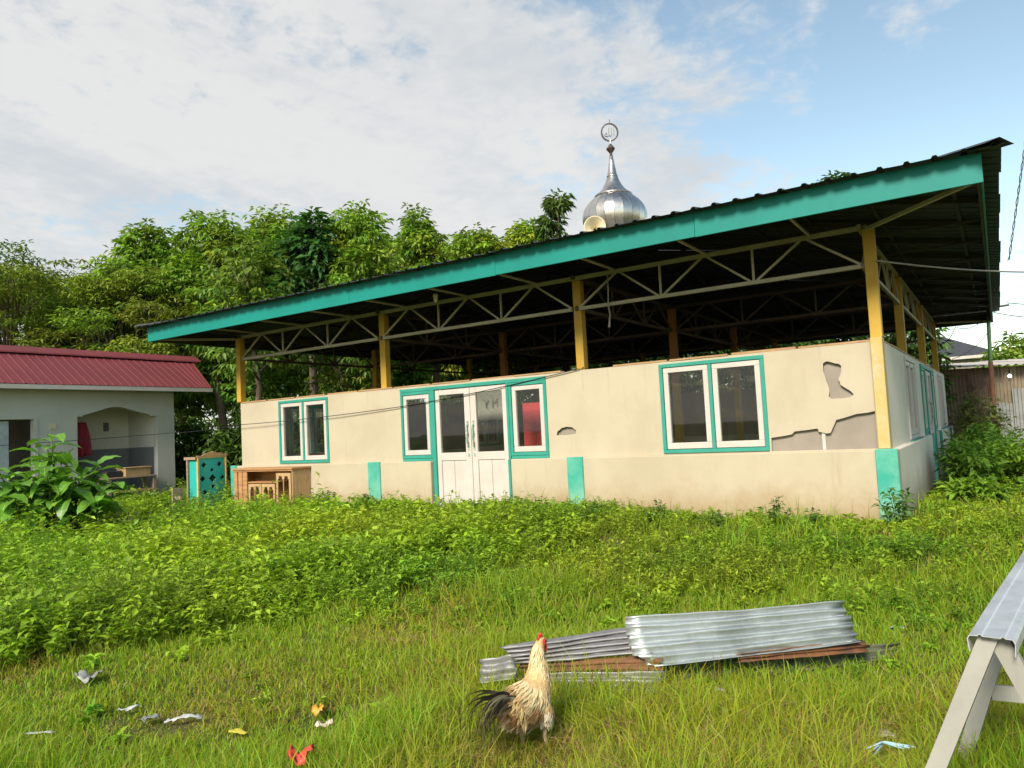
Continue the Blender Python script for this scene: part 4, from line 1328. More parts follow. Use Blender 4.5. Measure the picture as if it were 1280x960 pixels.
# feathers over neck, back, wing and thigh
fb = VB()
fr_n = len(FRM)
rr = np.random.default_rng(5)
Ps, Ds, Ns, Ls, Ws, Ts = [], [], [], [], [], []
for _ in range(2600):
    u = rr.uniform(1.0, 10.3)
    i = int(u); f = u - i
    p0, d0, a0, b0, ry0, rz0 = FRM[i]; p1, d1, a1, b1, ry1, rz1 = FRM[min(i + 1, fr_n - 1)]
    th = rr.uniform(0, 2 * math.pi)
    c = p0.lerp(p1, f); d = d0.lerp(d1, f).normalized(); b = b0.lerp(b1, f); ry = ry0 + (ry1 - ry0) * f; rz_ = rz0 + (rz1 - rz0) * f
    nrm = (Vector((0, 1, 0)) * math.cos(th) / max(ry, .01) + b * math.sin(th) / max(rz_, .01)).normalized()
    pos = c + Vector((0, 1, 0)) * ry * math.cos(th) + b * rz_ * math.sin(th)
    # b points to the back side along the body; feathers lie towards the tail and down
    dr = (-d * 1.0 + Vector((0, 0, -1)) * (0.55 if u < 6 else 0.15))
    dr = (dr - nrm * dr.dot(nrm)).normalized()
    dr = (dr + nrm * 0.10 + Vector((rr.normal(), rr.normal(), rr.normal())) * 0.10).normalized()
    hackle = u > 5.2
    Lf = rr.uniform(.045, .075) if hackle else rr.uniform(.05, .085)
    wf = rr.uniform(.008, .013) if hackle else rr.uniform(.012, .02)
    # colour zones
    if hackle:
        col = np.array([0.72, 0.57, 0.34])
    elif pos.z < 0.215:
        col = np.array([0.58, 0.47, 0.34])
    elif abs(nrm.y) > 0.72 and u < 5 and pos.z < 0.27:
        col = np.array([0.50, 0.29, 0.13])
    elif u < 2.2:
        col = np.array([0.60, 0.44, 0.22])
    else:
        col = np.array([0.70, 0.55, 0.32])
    col = col * rr.uniform(0.86, 1.08) * (1 + rr.normal(0, .03, 3))
    Ps.append(RM @ (pos + nrm * 0.001)); Ds.append(RM.to_3x3() @ dr); Ns.append(RM.to_3x3() @ nrm); Ls.append(Lf); Ws.append(wf); Ts.append(col)
fb.leaves(np.array(Ps), np.array(Ds), np.array(Ns), np.array(Ls), np.array(Ws), np.array(Ts), 0.08, 0.10)
# saddle feathers hanging beside the tail root, thigh fluff
Ps, Ds, Ns, Ls, Ws, Ts = [], [], [], [], [], []
for _ in range(190):
    sy = rr.choice((-1, 1))
    x = rr.uniform(-0.14, -0.05); z = 0.30 - abs(x + .05) * .2 + rr.uniform(-.05, .02); y = sy * rr.uniform(0.03, 0.078)
    Ps.append(RM @ Vector((x, y, z))); Ds.append(RM.to_3x3() @ Vector((-0.35 + rr.normal(0, .1), sy * .12, -1))); Ns.append(RM.to_3x3() @ Vector((-.3, sy, .2)))
    Ls.append(rr.uniform(.05, .09)); Ws.append(rr.uniform(.006, .010)); Ts.append(np.array([0.70, 0.53, 0.26]) * rr.uniform(.6, 1.15))
for _ in range(420):
    sy = rr.choice((-1, 1)); fx = 0.0 if sy == 1 else 0.055
    z = rr.uniform(0.15, 0.225); t = (0.235 - z) / 0.12
    r_ = 0.052 - 0.034 * max(0, t - .3) / .7
    an = rr.uniform(0, 2 * math.pi)
    nv_ = Vector((math.cos(an), math.sin(an), 0))
    Ps.append(RM @ (Vector((0.01 + fx * (.4 + t * .6), 0.05 * sy, z)) + nv_ * r_)); Ds.append(RM.to_3x3() @ (Vector((-.15, 0, -1)) + nv_ * .15)); Ns.append(RM.to_3x3() @ nv_)
    Ls.append(rr.uniform(.02, .034)); Ws.append(rr.uniform(.008, .013)); Ts.append(np.array([0.62, 0.52, 0.40]) * rr.uniform(.75, 1.1))
fb.leaves(np.array(Ps), np.array(Ds), np.array(Ns), np.array(Ls), np.array(Ws), np.array(Ts), 0.06, 0.10)
tag(fb.build('feathers', foliage('feather', 0.15, 0.7, 0.2), ro), kind='stuff')
# tail: curved plumes
tr_ = random.Random(4)
tail_m = foliage('tail_feather_vane', 0.12, 0.45, 0.4)
tail_cols = [(0.06, 0.052, 0.047), (0.19, 0.16, 0.13), (0.36, 0.31, 0.25), (0.46, 0.40, 0.33), (0.10, 0.085, 0.072), (0.52, 0.45, 0.37)]
for k in range(44):
    sy = tr_.uniform(-1, 1)
    big = k < 14
    ln = tr_.uniform(0.27, 0.36) if big else tr_.uniform(0.15, 0.26)
    el = tr_.uniform(0.5, 1.05) if big else tr_.uniform(-0.1, 0.8)
    curl = tr_.uniform(3.0, 4.1) if big else tr_.uniform(1.6, 3.0)
    w = tr_.uniform(0.010, 0.017) if big else tr_.uniform(0.012, 0.024)
    col = np.array(tail_cols[k % 6 if not big else tr_.choice((0, 1, 4, 2))]) * tr_.uniform(.7, 1.2)
    p_ = Vector((-0.125 + tr_.uniform(-.01, .03), sy * 0.025, 0.275 + tr_.uniform(-.03, .02)))
    az = sy * 0.35 + 0.42
    n_ = 11
    pts = [p_]
    e = el
    for i in range(n_ - 1):
        st_l = ln / (n_ - 1)
        p_ = p_ + Vector((-math.cos(e) * math.cos(az), math.cos(e) * math.sin(az) + sy * .12, math.sin(e))) * st_l
        e -= curl / (n_ - 1) * (0.5 + i / n_)
        e = max(e, -1.65)
        pts.append(p_)
    vs, fs = [], []
    fa = Vector((math.sin(az) * .5, 1, 0.25 * sy)).normalized()
    for i, pt in enumerate(pts):
        ww = w * (0.35 + 0.65 * math.sin(math.pi * min(1, (i + 1.2) / n_) ** 0.8)) * (1 if i < n_ - 1 else 0.15)
        d = (pts[min(i + 1, n_ - 1)] - pts[max(i - 1, 0)]).normalized()
        sd_ = (d.cross(fa)).normalized() * 0.75 + fa * 0.65
        vs += [RM @ (pt + sd_ * ww), RM @ pt, RM @ (pt - sd_ * ww)]
    for i in range(n_ - 1):
        fs += [(i * 3, i * 3 + 1, i * 3 + 4, i * 3 + 3), (i * 3 + 1, i * 3 + 2, i * 3 + 5, i * 3 + 4)]
    tb_ = VB()
    V_ = np.array([tuple(v_) for v_ in vs]); F_ = np.array([[f_[0], f_[1], f_[2]] for f_ in fs] + [[f_[0], f_[2], f_[3]] for f_ in fs])
    tcol = np.tile(col, (len(V_), 1))
    fade = np.repeat(np.linspace(0, 1, n_), 3)[:, None]
    tcol = tcol * (1 + 0.9 * fade * (k % 3 == 0))
    tb_.add(V_, F_, tcol)
    tb_.build('tail_feather', tail_m, ro)
# head details
red = plain('red_comb_skin', (0.50, 0.05, 0.03), 0.55, nz=.15)
cm_ = MB(); cm_.plate([(0.092, 0.50), (0.086, 0.532), (0.097, 0.528), (0.101, 0.553), (0.111, 0.535), (0.117, 0.557), (0.125, 0.534), (0.133, 0.545), (0.138, 0.522), (0.142, 0.512), (0.118, 0.512)], [], 0.005, 0.010, RM)
for k_, v_ in enumerate(cm_.v):
    lv_ = RM.inverted() @ Vector(v_)
    cm_.v[k_] = tuple(RM @ Vector((0.112 + (lv_.x - 0.112) * .8, lv_.y, 0.505 + (lv_.z - 0.505) * .72)))
cm_.build('comb', red, ro, bevel=0.002)
for sy in (1, -1):
    fc_ = MB()
    fc_.lathe([(0.0001, 0.006), (0.012, 0.004), (0.017, 0.0)], 12, RM @ Matrix.Translation((0.120, sy * 0.0195, 0.496)) @ Matrix.Rotation(R(-90 * sy), 4, 'X') @ Matrix.Diagonal((1.0, 1.25, 1, 1)))
    fc_.build('face_patch', red, ro, smooth=True)
eye_m = plain('dark_eye', (0.02, 0.012, 0.006), 0.15)
for sy in (1, -1):
    ey = MB()
    ey.lathe([(0.0001, 0.0045), (0.003, 0.003), (0.0045, 0.0)], 10, RM @ Matrix.Translation((0.124, sy * 0.0245, 0.503)) @ Matrix.Rotation(R(-90 * sy), 4, 'X'))
    ey.build('eye', eye_m, ro, smooth=True)
bk = MB(); bk.tube([RM @ Vector(p) for p in ((0.142, 0, 0.502), (0.155, 0, 0.500), (0.166, 0, 0.492), (0.170, 0, 0.484))], [0.010, 0.008, 0.005, 0.001], 8)
bk.build('beak', plain('horn_beak', (0.45, 0.32, 0.14), 0.45), ro, smooth=True)
for sy in (1, -1):
    wt = MB(); wt.tube([RM @ Vector(p) for p in ((0.136, sy * .006, 0.488), (0.140, sy * .010, 0.474), (0.139, sy * .011, 0.456), (0.137, sy * .010, 0.446))], [0.005, 0.009, 0.010, 0.003], 8)
    wt.build('wattle', red, ro, smooth=True)
leg_m = plain('pale_leg_scales', (0.50, 0.38, 0.24), 0.6, nz=.3, scale=60)
for sy, fx in ((1, 0.0), (-1, 0.055)):
    lg = MB()
    K = Vector((0.008 + fx, 0.046 * sy, 0.140)); A_ = Vector((0.02 + fx, 0.046 * sy, 0.012))
    lg.tube([RM @ K, RM @ Vector((-0.006 + fx, 0.046 * sy, 0.095)), RM @ Vector((0.006 + fx, 0.046 * sy, 0.05)), RM @ A_], [0.013, 0.0095, 0.0075, 0.009], 8)
    for an in (-0.5, 0, 0.5, math.pi):
        ln = 0.05 if an != math.pi else 0.025
        lg.tube([RM @ A_, RM @ (A_ + Vector((math.cos(an) * ln * .5, math.sin(an) * ln * .5, 0.001))), RM @ (A_ + Vector((math.cos(an) * ln, math.sin(an) * ln, -0.010)))], [0.007, 0.0055, 0.002], 6)
    lg.build('leg', leg_m, ro, smooth=True)

# ------------------------------------------------------------------ litter in the grass
def scrap(name, x, y, w, l, ang, mat, label, cat, seed, h=0.04, grp=None, lift=0.0):
    rr_ = random.Random(seed)
    m_ = MB(); vs, fs = [], []
    z0 = float(ground_z(x, y)) + 0.034 + lift
    nx_, ny_ = 9, 7
    ca, sa = math.cos(ang), math.sin(ang)
    hh = [[rr_.uniform(0, 1) for _ in range(ny_)] for _ in range(nx_)]
    for i in range(nx_):
        for j in range(ny_):
            a = (i / (nx_ - 1) - .5) * l * (1 - 0.35 * abs(j / (ny_ - 1) - .5) * rr_.uniform(.3, 1.5)); b_2 = (j / (ny_ - 1) - .5) * w * (1 - .4 * abs(i / (nx_ - 1) - .5) * rr_.uniform(.2, 1.6))
            vs.append((x + a * ca - b_2 * sa, y + a * sa + b_2 * ca, z0 + h * .7 * hh[i][j] + h * .25 * math.sin(i * .8 + seed)))
    for i in range(nx_ - 1):
        for j in range(ny_ - 1):
            fs.append((i * ny_ + j, i * ny_ + j + 1, (i + 1) * ny_ + j + 1, (i + 1) * ny_ + j))
    m_.add(vs, fs)
    o = m_.build(name, mat, None, smooth=True, fix=False)
    s = o.modifiers.new('thick', 'SOLIDIFY'); s.thickness = 0.002
    return tag(o, label, cat, grp)


plas = plain('thin_white_plastic', (0.42, 0.44, 0.43), 0.35, spec=.5, nz=.15)
greyp = plain('grubby_plastic', (0.26, 0.27, 0.25), 0.4, nz=.3)
scrap('plastic_bag', -3.77, -7.22, .13, .16, .5, greyp, 'crumpled clear grey plastic bag lying at the edge of the weeds', 'plastic bag', 1, .06)
scrap('paper_strip', -3.06, -7.36, .035, .11, 1.1, plas, 'short white scrap standing in the grass left of the white strip', 'litter', 2, .02)
scrap('plastic_bag', -2.80, -7.38, .07, .10, .3, greyp, 'small grey plastic wad beside the white strip', 'plastic bag', 3, .03)
scrap('plastic_strip', -2.64, -7.29, .04, .20, .75, plas, 'long white plastic strip lying in the grass', 'litter', 4, .03)
scrap('yellow_leaf', -2.22, -7.25, .04, .12, .2, plain('faded_yellow_film', (0.55, 0.48, 0.06), .5), 'flat yellow wrapper lying in the grass below the white strip', 'litter', 5, .015)
scrap('snack_wrapper', -2.07, -6.84, .07, .12, 2.2, plain('orange_yellow_foil', (0.58, 0.33, 0.05), .35), 'curled orange yellow snack wrapper in the grass', 'litter', 6, .06)
scrap('paper_scrap', -1.91, -6.95, .045, .10, 1.2, plain('pale_pink_paper', (0.70, 0.56, 0.47), .7), 'pale pinkish paper scrap in front of the orange wrapper', 'litter', 7, .03)
scrap('red_plastic_scrap', -1.47, -7.475, .085, .11, .9, plain('red_plastic', (0.62, 0.08, 0.05), .45), 'red plastic scrap in the grass at the bottom edge', 'litter', 8, .07, None, .085)
scrap('dry_stick_peel', -3.07, -7.82, .02, .16, .55, plas, 'thin pale strip in the grass at the lower left', 'litter', 9, .01)
scrap('grey_stone', 0.62, -5.84, .08, .12, .4, plain('grey_stone', (0.33, 0.29, 0.24), .9), 'flat grey stone in the grass left of the trestle legs', 'stone', 10, .02)
scrap('white_wrapper', 0.514, -4.18, .05, .10, .2, plas, 'small white wrapper in the grass beyond the heap', 'litter', 11, .02)
scrap('white_scrap', -0.20, -5.66, .04, .07, .5, plas, 'tiny white scrap in the grass in front of the heap', 'litter', 12, .02)
bw = MB()
for k in range(3):
    a = k * .5
    bw.tube([(0.60 + .02 * k, -6.17 - .02 * k, -0.2), (0.66, -6.13 + .03 * k, -0.175 - .01 * k), (0.74 + .02 * k, -6.10 + .02 * k, -0.2)], 0.004, 5)
tag(bw.build('blue_cord', plain('pale_blue_cord', (0.30, 0.48, 0.60), .5)), 'short pale blue cord lying in the grass near the trestle', 'cord')

# ------------------------------------------------------------------ cables
def cable(name, pts, r_, mat, label, cat='cable', sag=0.0, n=10, grp=None):
    P = [Vector(p) for p in pts]
    full = []
    for a, b in zip(P[:-1], P[1:]):
        for k in range(n):
            t = k / n
            full.append(a.lerp(b, t) - Vector((0, 0, sag * 4 * t * (1 - t))))
    full.append(P[-1])
    m_ = MB(); m_.tube(full, r_, 6)
    return tag(m_.build(name, mat, None, smooth=True), label, cat, grp)


cable('wall_cable', [(-15.3, -6.0, 1.40), (-15.0, 0.394, 1.593), (-11.9, -0.112, 1.646), (-7.447, -0.036, 1.76), (-3.973, -0.03, 2.109), (-3.95, 0.09, 2.14)], 0.007, M['black'], 'thin black cable running from the house across the hall front', sag=0.03)
cable('service_cable', [(0.11, -0.03, 3.04), (1.651, 3.64, 3.218), (2.6, 6.0, 3.35)], 0.012, M['greycable'], 'pale service cable running from the corner post to the right', sag=0.03)
tw1 = [Vector((1.475, 3.51, 3.4)).lerp(Vector((2.20, 3.73, 7.1)), k / 60) + Vector((0.012 * math.cos(k * 1.1), 0, 0.012 * math.sin(k * 1.1))) for k in range(61)]
m_ = MB(); m_.tube(tw1, 0.007, 5); m_.tube([p - 2 * Vector((0.012 * math.cos(k * 1.1), 0, 0.012 * math.sin(k * 1.1))) for k, p in enumerate(tw1)], 0.007, 5)
tag(m_.build('twisted_cable', M['black'], None), 'twisted black cable rising beside the right roof corner', 'cable')

# ------------------------------------------------------------------ pole, shack, far house at the right
pole = thing('power_pole', (1.09, 12.9, 0), 'slim power pole, green above and rusty brown below, behind the hall', 'pole')
p = MB(); p.tube([(1.05, 12.9, -0.3), (1.07, 12.9, 1.0), (1.088, 12.9, 2.38)], [0.062, 0.058, 0.055], 12); p.build('lower_pole', M['rusty'], pole, smooth=True)
p = MB(); p.tube([(1.088, 12.9, 2.381), (1.14, 12.9, 3.9)], [0.047, 0.045], 12); p.build('upper_pole', paint('pale_green_pole_paint', (0.22, 0.42, 0.20), (0.28, 0.46, 0.26), amt=.3, scale=4), pole, smooth=True)
p = MB(); p.bar((0.8, 12.9, 3.75), (1.6, 12.9, 3.8), .05, .05); p.build('crossarm', M['rafter'], pole)
cable('power_line', [(1.55, 12.9, 3.86), (4.5, 14.5, 3.75), (8, 16, 4.1)], 0.011, M['black'], 'black power line running right from the pole top, uppermost', sag=.12, grp='power lines at the pole')
cable('power_line', [(1.25, 12.6, 3.62), (3.5, 13.6, 3.45), (8, 15.5, 3.9)], 0.011, M['black'], 'black power line running right from the pole top, lowest', sag=.15, grp='power lines at the pole')
cable('drop_cable', [(1.22, 12.85, 3.75), (0.4, 12.6, 3.35), (-0.1, 12.2, 3.0)], 0.010, M['black'], 'sagging black drop cable between pole and hall eave', sag=.22)
cable('drop_cable', [(1.14, 12.85, 3.2), (0.3, 12.8, 2.55), (-0.4, 12.5, 2.5)], 0.009, M['greycable'], 'sagging grey drop cable lower on the pole', sag=.12)

shack = thing('tin_shack', (3, 16.6, 0), 'low shack of rusty and grey corrugated iron behind the pole', 'shack')
sdv = Vector((0.84, 0.543, 0)); sno = Vector((0.543, -0.84, 0))
SH = frame((-1.2, 13.85, 0), sdv, sno)
rusty2 = metal('rust_brown_wall_sheet', (0.13, 0.085, 0.06), (0.085, 0.045, 0.03), 0.5, 0.7, 0.15, 2.5, kind='World')
tan2 = metal('tan_wall_sheet', (0.22, 0.175, 0.115), (0.2, 0.12, 0.07), 0.6, 0.7, 0.15, 2.5, kind='World')
grey2 = metal('grey_wall_sheet', (0.27, 0.275, 0.265), (0.2, 0.13, 0.09), 0.66, 0.6, 0.4, 2.5, kind='World')


def wall_sheet(x0, x1, z0, z1, out, mat, per=0.1):
    m_ = MB(); vs, fs = [], []
    n_ = int((x1 - x0) / per * 4)
    for i in range(n_ + 1):
        x = x0 + (x1 - x0) * i / n_
        h = 0.018 * math.sin(i * math.pi / 2)
        for z in (z0, z1):
            vs.append(SH @ Vector((x, out + h, z)))
    for i in range(n_):
        fs.append((i * 2, i * 2 + 2, i * 2 + 3, i * 2 + 1))
    m_.add(vs, fs)
    o = m_.build('wall_sheet', mat, shack, fix=False)
    s = o.modifiers.new('thick', 'SOLIDIFY'); s.thickness = 0.004


for k in range(9):
    x0 = 0.2 + k * 0.85
    wall_sheet(x0, x0 + 0.87, 1.31, 2.36, 0.0 + 0.006 * (k % 2), rusty2 if k < 3 else tan2)
    if k >= 3:
        wall_sheet(x0 - 0.2, x0 + 0.66, -0.2, 1.33, 0.03 + 0.006 * (k % 2), grey2)
    else:
        wall_sheet(x0 - 0.2, x0 + 0.66, -0.2, 1.33, 0.03 + 0.006 * (k % 2), rusty2)
wall_sheet(3.18, 4.6, 0.58, 1.72, 0.09, grey2)
p = MB(); p.box((0.2, -3.0, -0.2), (0.28, -0.05, 2.3), SH); p.box((7.7, -3.0, -0.2), (7.78, -0.05, 2.3), SH); p.box((0.2, -3.1, -0.2), (7.78, -3.02, 2.5), SH); p.build('frame', M['greywood'], shack)
asb = paint('grey_cement_roof_sheet', (0.42, 0.40, 0.38), (0.34, 0.32, 0.30), (0.15, 0.12, 0.1), .5, 2, .8)
for k in range(9):
    x0 = -0.1 + k * 0.9
    m_ = MB(); vs, fs = [], []
    n_ = 24
    for i in range(n_ + 1):
        x = x0 + 0.93 * i / n_
        h = 0.022 * math.sin(i * math.pi / 3 * 1.0) + .006 * (k % 2)
        for o_, z in ((0.45, 2.39), (-3.2, 2.72)):
            vs.append(SH @ Vector((x, o_ + 0.03 * math.sin(k * 2.1), z + h + 0.02 * math.sin(k * 1.3))))
    for i in range(n_):
        fs.append((i * 2, i * 2 + 2, i * 2 + 3, i * 2 + 1))
    m_.add(vs, fs)
    o = m_.build('roof_sheet', asb, shack, fix=False)
    s = o.modifiers.new('thick', 'SOLIDIFY'); s.thickness = 0.006
lm = thing('lamp_bulb', (1.50, 15.45, 2.08), 'small lit white bulb under the shack eave', 'lamp')
q = NT('lit_bulb'); q.b.inputs['Emission Color'].default_value = (1, 0.97, 0.9, 1); q.b.inputs['Emission Strength'].default_value = 4
p = MB(); p.lathe([(0.001, -0.05), (0.035, -0.035), (0.045, 0), (0.03, 0.03), (0.015, 0.05)], 12, Matrix.Translation((1.50, 15.45, 2.08))); p.build('bulb', q.m, lm, smooth=True)
p = MB(); p.lathe([(0.018, 0.045), (0.018, 0.10), (0.005, 0.25)], 8, Matrix.Translation((1.50, 15.45, 2.08))); p.build('socket', M['black'], lm)

fh = thing('far_house', (-1, 32, 0), 'far cream house with dark hipped roof behind the shack', 'house')
p = MB(); p.box((-4.6, 29, -0.3), (1.0, 35, 3.55)); p.build('wall', paint('pale_far_wall', (0.62, 0.57, 0.47)), fh)
p = MB(); p.add([(-5.1, 28.5, 3.52), (1.5, 28.5, 3.52), (1.5, 35.5, 3.52), (-5.1, 35.5, 3.52), (-2.6, 31.6, 4.75), (-0.9, 31.6, 4.75)], [(0, 1, 5, 4), (1, 2, 5), (2, 3, 4, 5), (3, 0, 4), (0, 3, 2, 1)]); p.build('roof', plain('dark_roof_sheet', (0.05, 0.052, 0.06), .6), fh)
p = MB(); p.box((-5.1, 28.44, 3.40), (1.5, 28.49, 3.53)); p.build('fascia', M['white'], fh)
for x in (-0.4, -2.6):
    p = MB(); p.box((x, 28.95, 1.2), (x + 0.9, 28.99, 2.4)); p.build('window', M['hole'], fh)

# ------------------------------------------------------------------ trees
def rosettes(vb, C, nl, Ln, Wd, rr, base_tint, var=0.25, droopy=0.5, outv=None):
    """whorls of drooping leaflets at the points C"""
    n = len(C)
    az = rr.uniform(0, 2 * np.pi, (n, 1)) + np.arange(nl)[None] * 2 * np.pi / nl + rr.normal(0, .25, (n, nl))
    el = rr.normal(-droopy, 0.35, (n, nl))
    D = np.stack([np.cos(az) * np.cos(el), np.sin(az) * np.cos(el), np.sin(el)], -1).reshape(-1, 3)
    if outv is not None:
        o_ = np.repeat(outv[:, None], nl, 1).reshape(-1, 3)
        D = unit(D * np.array([1, 1, .8]) + o_ * rr.uniform(.1, .8, (len(D), 1)))
    P = np.repeat(C[:, None], nl, 1).reshape(-1, 3)
    P = P + D * rr.uniform(0, .6, (len(P), 1)) * Ln
    Nn = np.tile(np.array([[0, 0, 1.0]]), (len(P), 1)) + rr.normal(0, .25, (len(P), 3))
    ct = base_tint[None] * (1 + rr.normal(0, var, (n, 1))) * (1 + rr.normal(0, .06, (n, 3)))
    ct = np.clip(ct, .008, .7)
    T = np.repeat(ct[:, None], nl, 1).reshape(-1, 3) * (1 + rr.normal(0, .10, (len(P), 1)))
    vb.leaves(P, D, Nn, Ln * rr.uniform(.7, 1.2, len(P)), Wd * rr.uniform(.8, 1.2, len(P)), np.clip(T, .006, .7), 0.25, 0.15)


def blob_points(rr, c, r3, n, shell_=0.35):
    d = unit(rr.normal(size=(n, 3)))
    r_ = (rr.uniform(shell_, 1, (n, 1))) ** 0.6
    return np.array(c)[None] + d * r_ * np.array(r3)[None]


def make_tree(name, x, y, top, label, seed, rad=1.7, base_z=2.6, tint=(0.085, 0.17, 0.028), nblob=18, per=46, leaf=(0.26, 0.085), nl=7, tr_r=0.13, sparse=False, group='broad leaved trees behind the hall', flat=False, droopy=0.5, cat='tree'):
    rr = np.random.default_rng(seed)
    rp_ = random.Random(seed)
    t = thing(name, (x, y, 0), label, cat, group)
    tb = MB()
    fork = Vector((x + rp_.uniform(-.3, .3), y + rp_.uniform(-.3, .3), base_z + (top - base_z) * (0.10 if not flat else -0.25)))
    tb.tube([(x, y, -0.3), Vector((x, y, 0)).lerp(fork, .5) + Vector((rp_.uniform(-.1, .1), rp_.uniform(-.1, .1), 0)), fork], [tr_r * 1.25, tr_r, tr_r * .85], 9)
    vb = VB()
    tint = np.array(tint)
    H = top - base_z
    for k in range(nblob):
        if flat:
            a = rp_.uniform(0, 2 * math.pi); q_ = math.sqrt(rp_.random()) * rad
            c = Vector((x + q_ * math.cos(a), y + q_ * math.sin(a), top - 0.35 - (q_ / rad) ** 2 * H * .55 - rp_.random() ** 1.5 * H * .55))
            r3 = (rad * .34, rad * .34, H * .10)
        else:
            f = (k + rp_.random()) / nblob
            prof_ = math.sin(math.pi * min(1, 0.18 + 0.78 * f)) ** 0.6
            a = rp_.uniform(0, 2 * math.pi); q_ = math.sqrt(rp_.uniform(.15, 1)) * rad * prof_ * .72
            zc_ = base_z + H * f * .90 + H * .04
            if k == nblob - 1:
                q_, zc_ = 0.15, top - rad * .34
            c = Vector((x + q_ * math.cos(a), y + q_ * math.sin(a), zc_))
            s_ = rad * rp_.uniform(.34, .50)
            r3 = (s_, s_, s_ * rp_.uniform(.75, 1.05))
        C = blob_points(rr, c, r3, per)
        if not flat:
            C = C + rr.normal(0, .16, C.shape) * rad * .5
        ov = unit(C - np.array(c)[None] + np.array([[0, 0, .12]]))
        bt = tint * rp_.uniform(.75, 1.3) * np.array([rp_.uniform(.85, 1.3), 1, rp_.uniform(.8, 1.2)])
        rosettes(vb, C, nl, leaf[0], leaf[1], rr, bt, .22, droopy, None if flat else ov)
        # limb to the clump
        if flat:
            m1 = fork.lerp(c, .5) + Vector((0, 0, -H * .06)); tb.tube([fork, m1, c], [tr_r * .5, tr_r * .3, tr_r * .1], 6)
            for _ in range(2):
                e = Vector(C[rp_.randrange(len(C))]); tb.tube([m1.lerp(c, .4), m1.lerp(c, .4).lerp(e, .6) + Vector((0, 0, -.05)), e], [tr_r * .2, tr_r * .12, tr_r * .04], 5)
        else:
            ax = fork.lerp(Vector((x, y, top - .5)), max(0, min(.9, (c.z - base_z) / H - .25)))
            tb.tube([ax, ax.lerp(c, .6) + Vector((0, 0, -.1)), c], [tr_r * .42, tr_r * .26, tr_r * .08], 6)
    if not flat:
        tb.tube([fork, fork.lerp(Vector((x, y, top)), .5) + Vector((rp_.uniform(-.2, .2), rp_.uniform(-.2, .2), 0)), Vector((x, y, top - .4))], [tr_r * .85, tr_r * .5, tr_r * .12], 8)
    tb.build('trunk', M['bark'], t)
    vb.build('crown', M['leaf'], t)
    return t


G1 = (0.20, 0.32, 0.042); G2 = (0.17, 0.295, 0.046); G3 = (0.225, 0.335, 0.040)
trees = [
    ((-22.36, 4.22), 9.0, 1.75, G1, 'bushy yellow green tree leftmost in the row above the house roof end'),
    ((-19.55, 4.87), 8.9, 1.55, G1, 'bushy green tree second from the left in the row behind the hall'),
    ((-19.61, 7.17), 9.6, 1.75, G2, 'tall open green tree left of the tallest tree behind the hall'),
    ((-15.9, 7.3), 9.05, 1.55, G1, 'tallest light green tree in the row behind the hall'),
    ((-15.9, 10.8), 9.65, 1.15, G1, 'slender tree with a narrow pointed top right of the tallest tree'),
    ((-12.99, 10.42), 8.35, 1.45, G3, 'low rounded light green tree in the middle of the row'),
    ((-13.28, 13.74), 9.3, 1.4, G3, 'rounded green tree just left of the sparse branch near the dome'),
    ((-17.6, 9.6), 8.0, 1.7, G2, 'shorter dense green tree between the tallest and the slender tree'),
]
for k, ((x, y), top, rad, tint, lab) in enumerate(trees):
    make_tree('broadleaf_tree', x, y, top - 0.25, lab, 100 + k, rad, 3.2, tint, 24, 68, (0.245, 0.092), 7, droopy=.5)
make_tree('dark_leaved_tree', -16.6, 6.2, 8.35, 'dark green large leaved tree in front of the tallest tree', 140, 0.95, 4.6, (0.055, 0.135, 0.040), 9, 44, (0.36, 0.15), 6, group=None)
make_tree('sparse_tree', -11.2, 12.7, 9.45, 'sparse tree with bare upper branch beside the dome', 141, 0.8, 6.2, (0.085, 0.15, 0.035), 5, 42, (0.34, 0.085), 7, group=None, droopy=.75)
make_tree('sparse_tree', -10.2, 14.4, 8.7, 'small leafy treetop just left of the horn loudspeaker', 142, 0.75, 6.3, (0.085, 0.16, 0.035), 5, 40, (0.32, 0.085), 7, group=None, droopy=.7)
make_tree('sparse_tree', -3.5, 22.5, 11.1, 'treetop peeping above the right half of the hall roof', 143, 1.0, 7.5, (0.085, 0.15, 0.035), 7, 36, (0.34, 0.1), 7, group=None)
# second row, filling the gaps farther back
for k, ((x, y), top, rad) in enumerate((((-28.6, 9.6), 10.2, 2.3), ((-26.2, 11.1), 10.3, 2.2), ((-21.8, 15.2), 10.4, 2.2), ((-19.05, 17.06), 10.2, 2.2), ((-16.9, 18.5), 10.1, 2.1), ((-24, 13), 10.0, 2.2))):
    lab = ['back row tree above the middle of the maroon roof', 'back row tree behind the two left bushy trees', 'back row tree behind the slender pointed tree', 'back row tree behind the low rounded tree', 'back row tree behind the sparse branch tree', 'back row tree behind the tall open tree'][k]
    make_tree('broadleaf_tree', x, y, top, lab, 200 + k, rad, 3.0, G2, 28, 66, (0.30, 0.11), droopy=.5, group='broad leaved trees farther back')
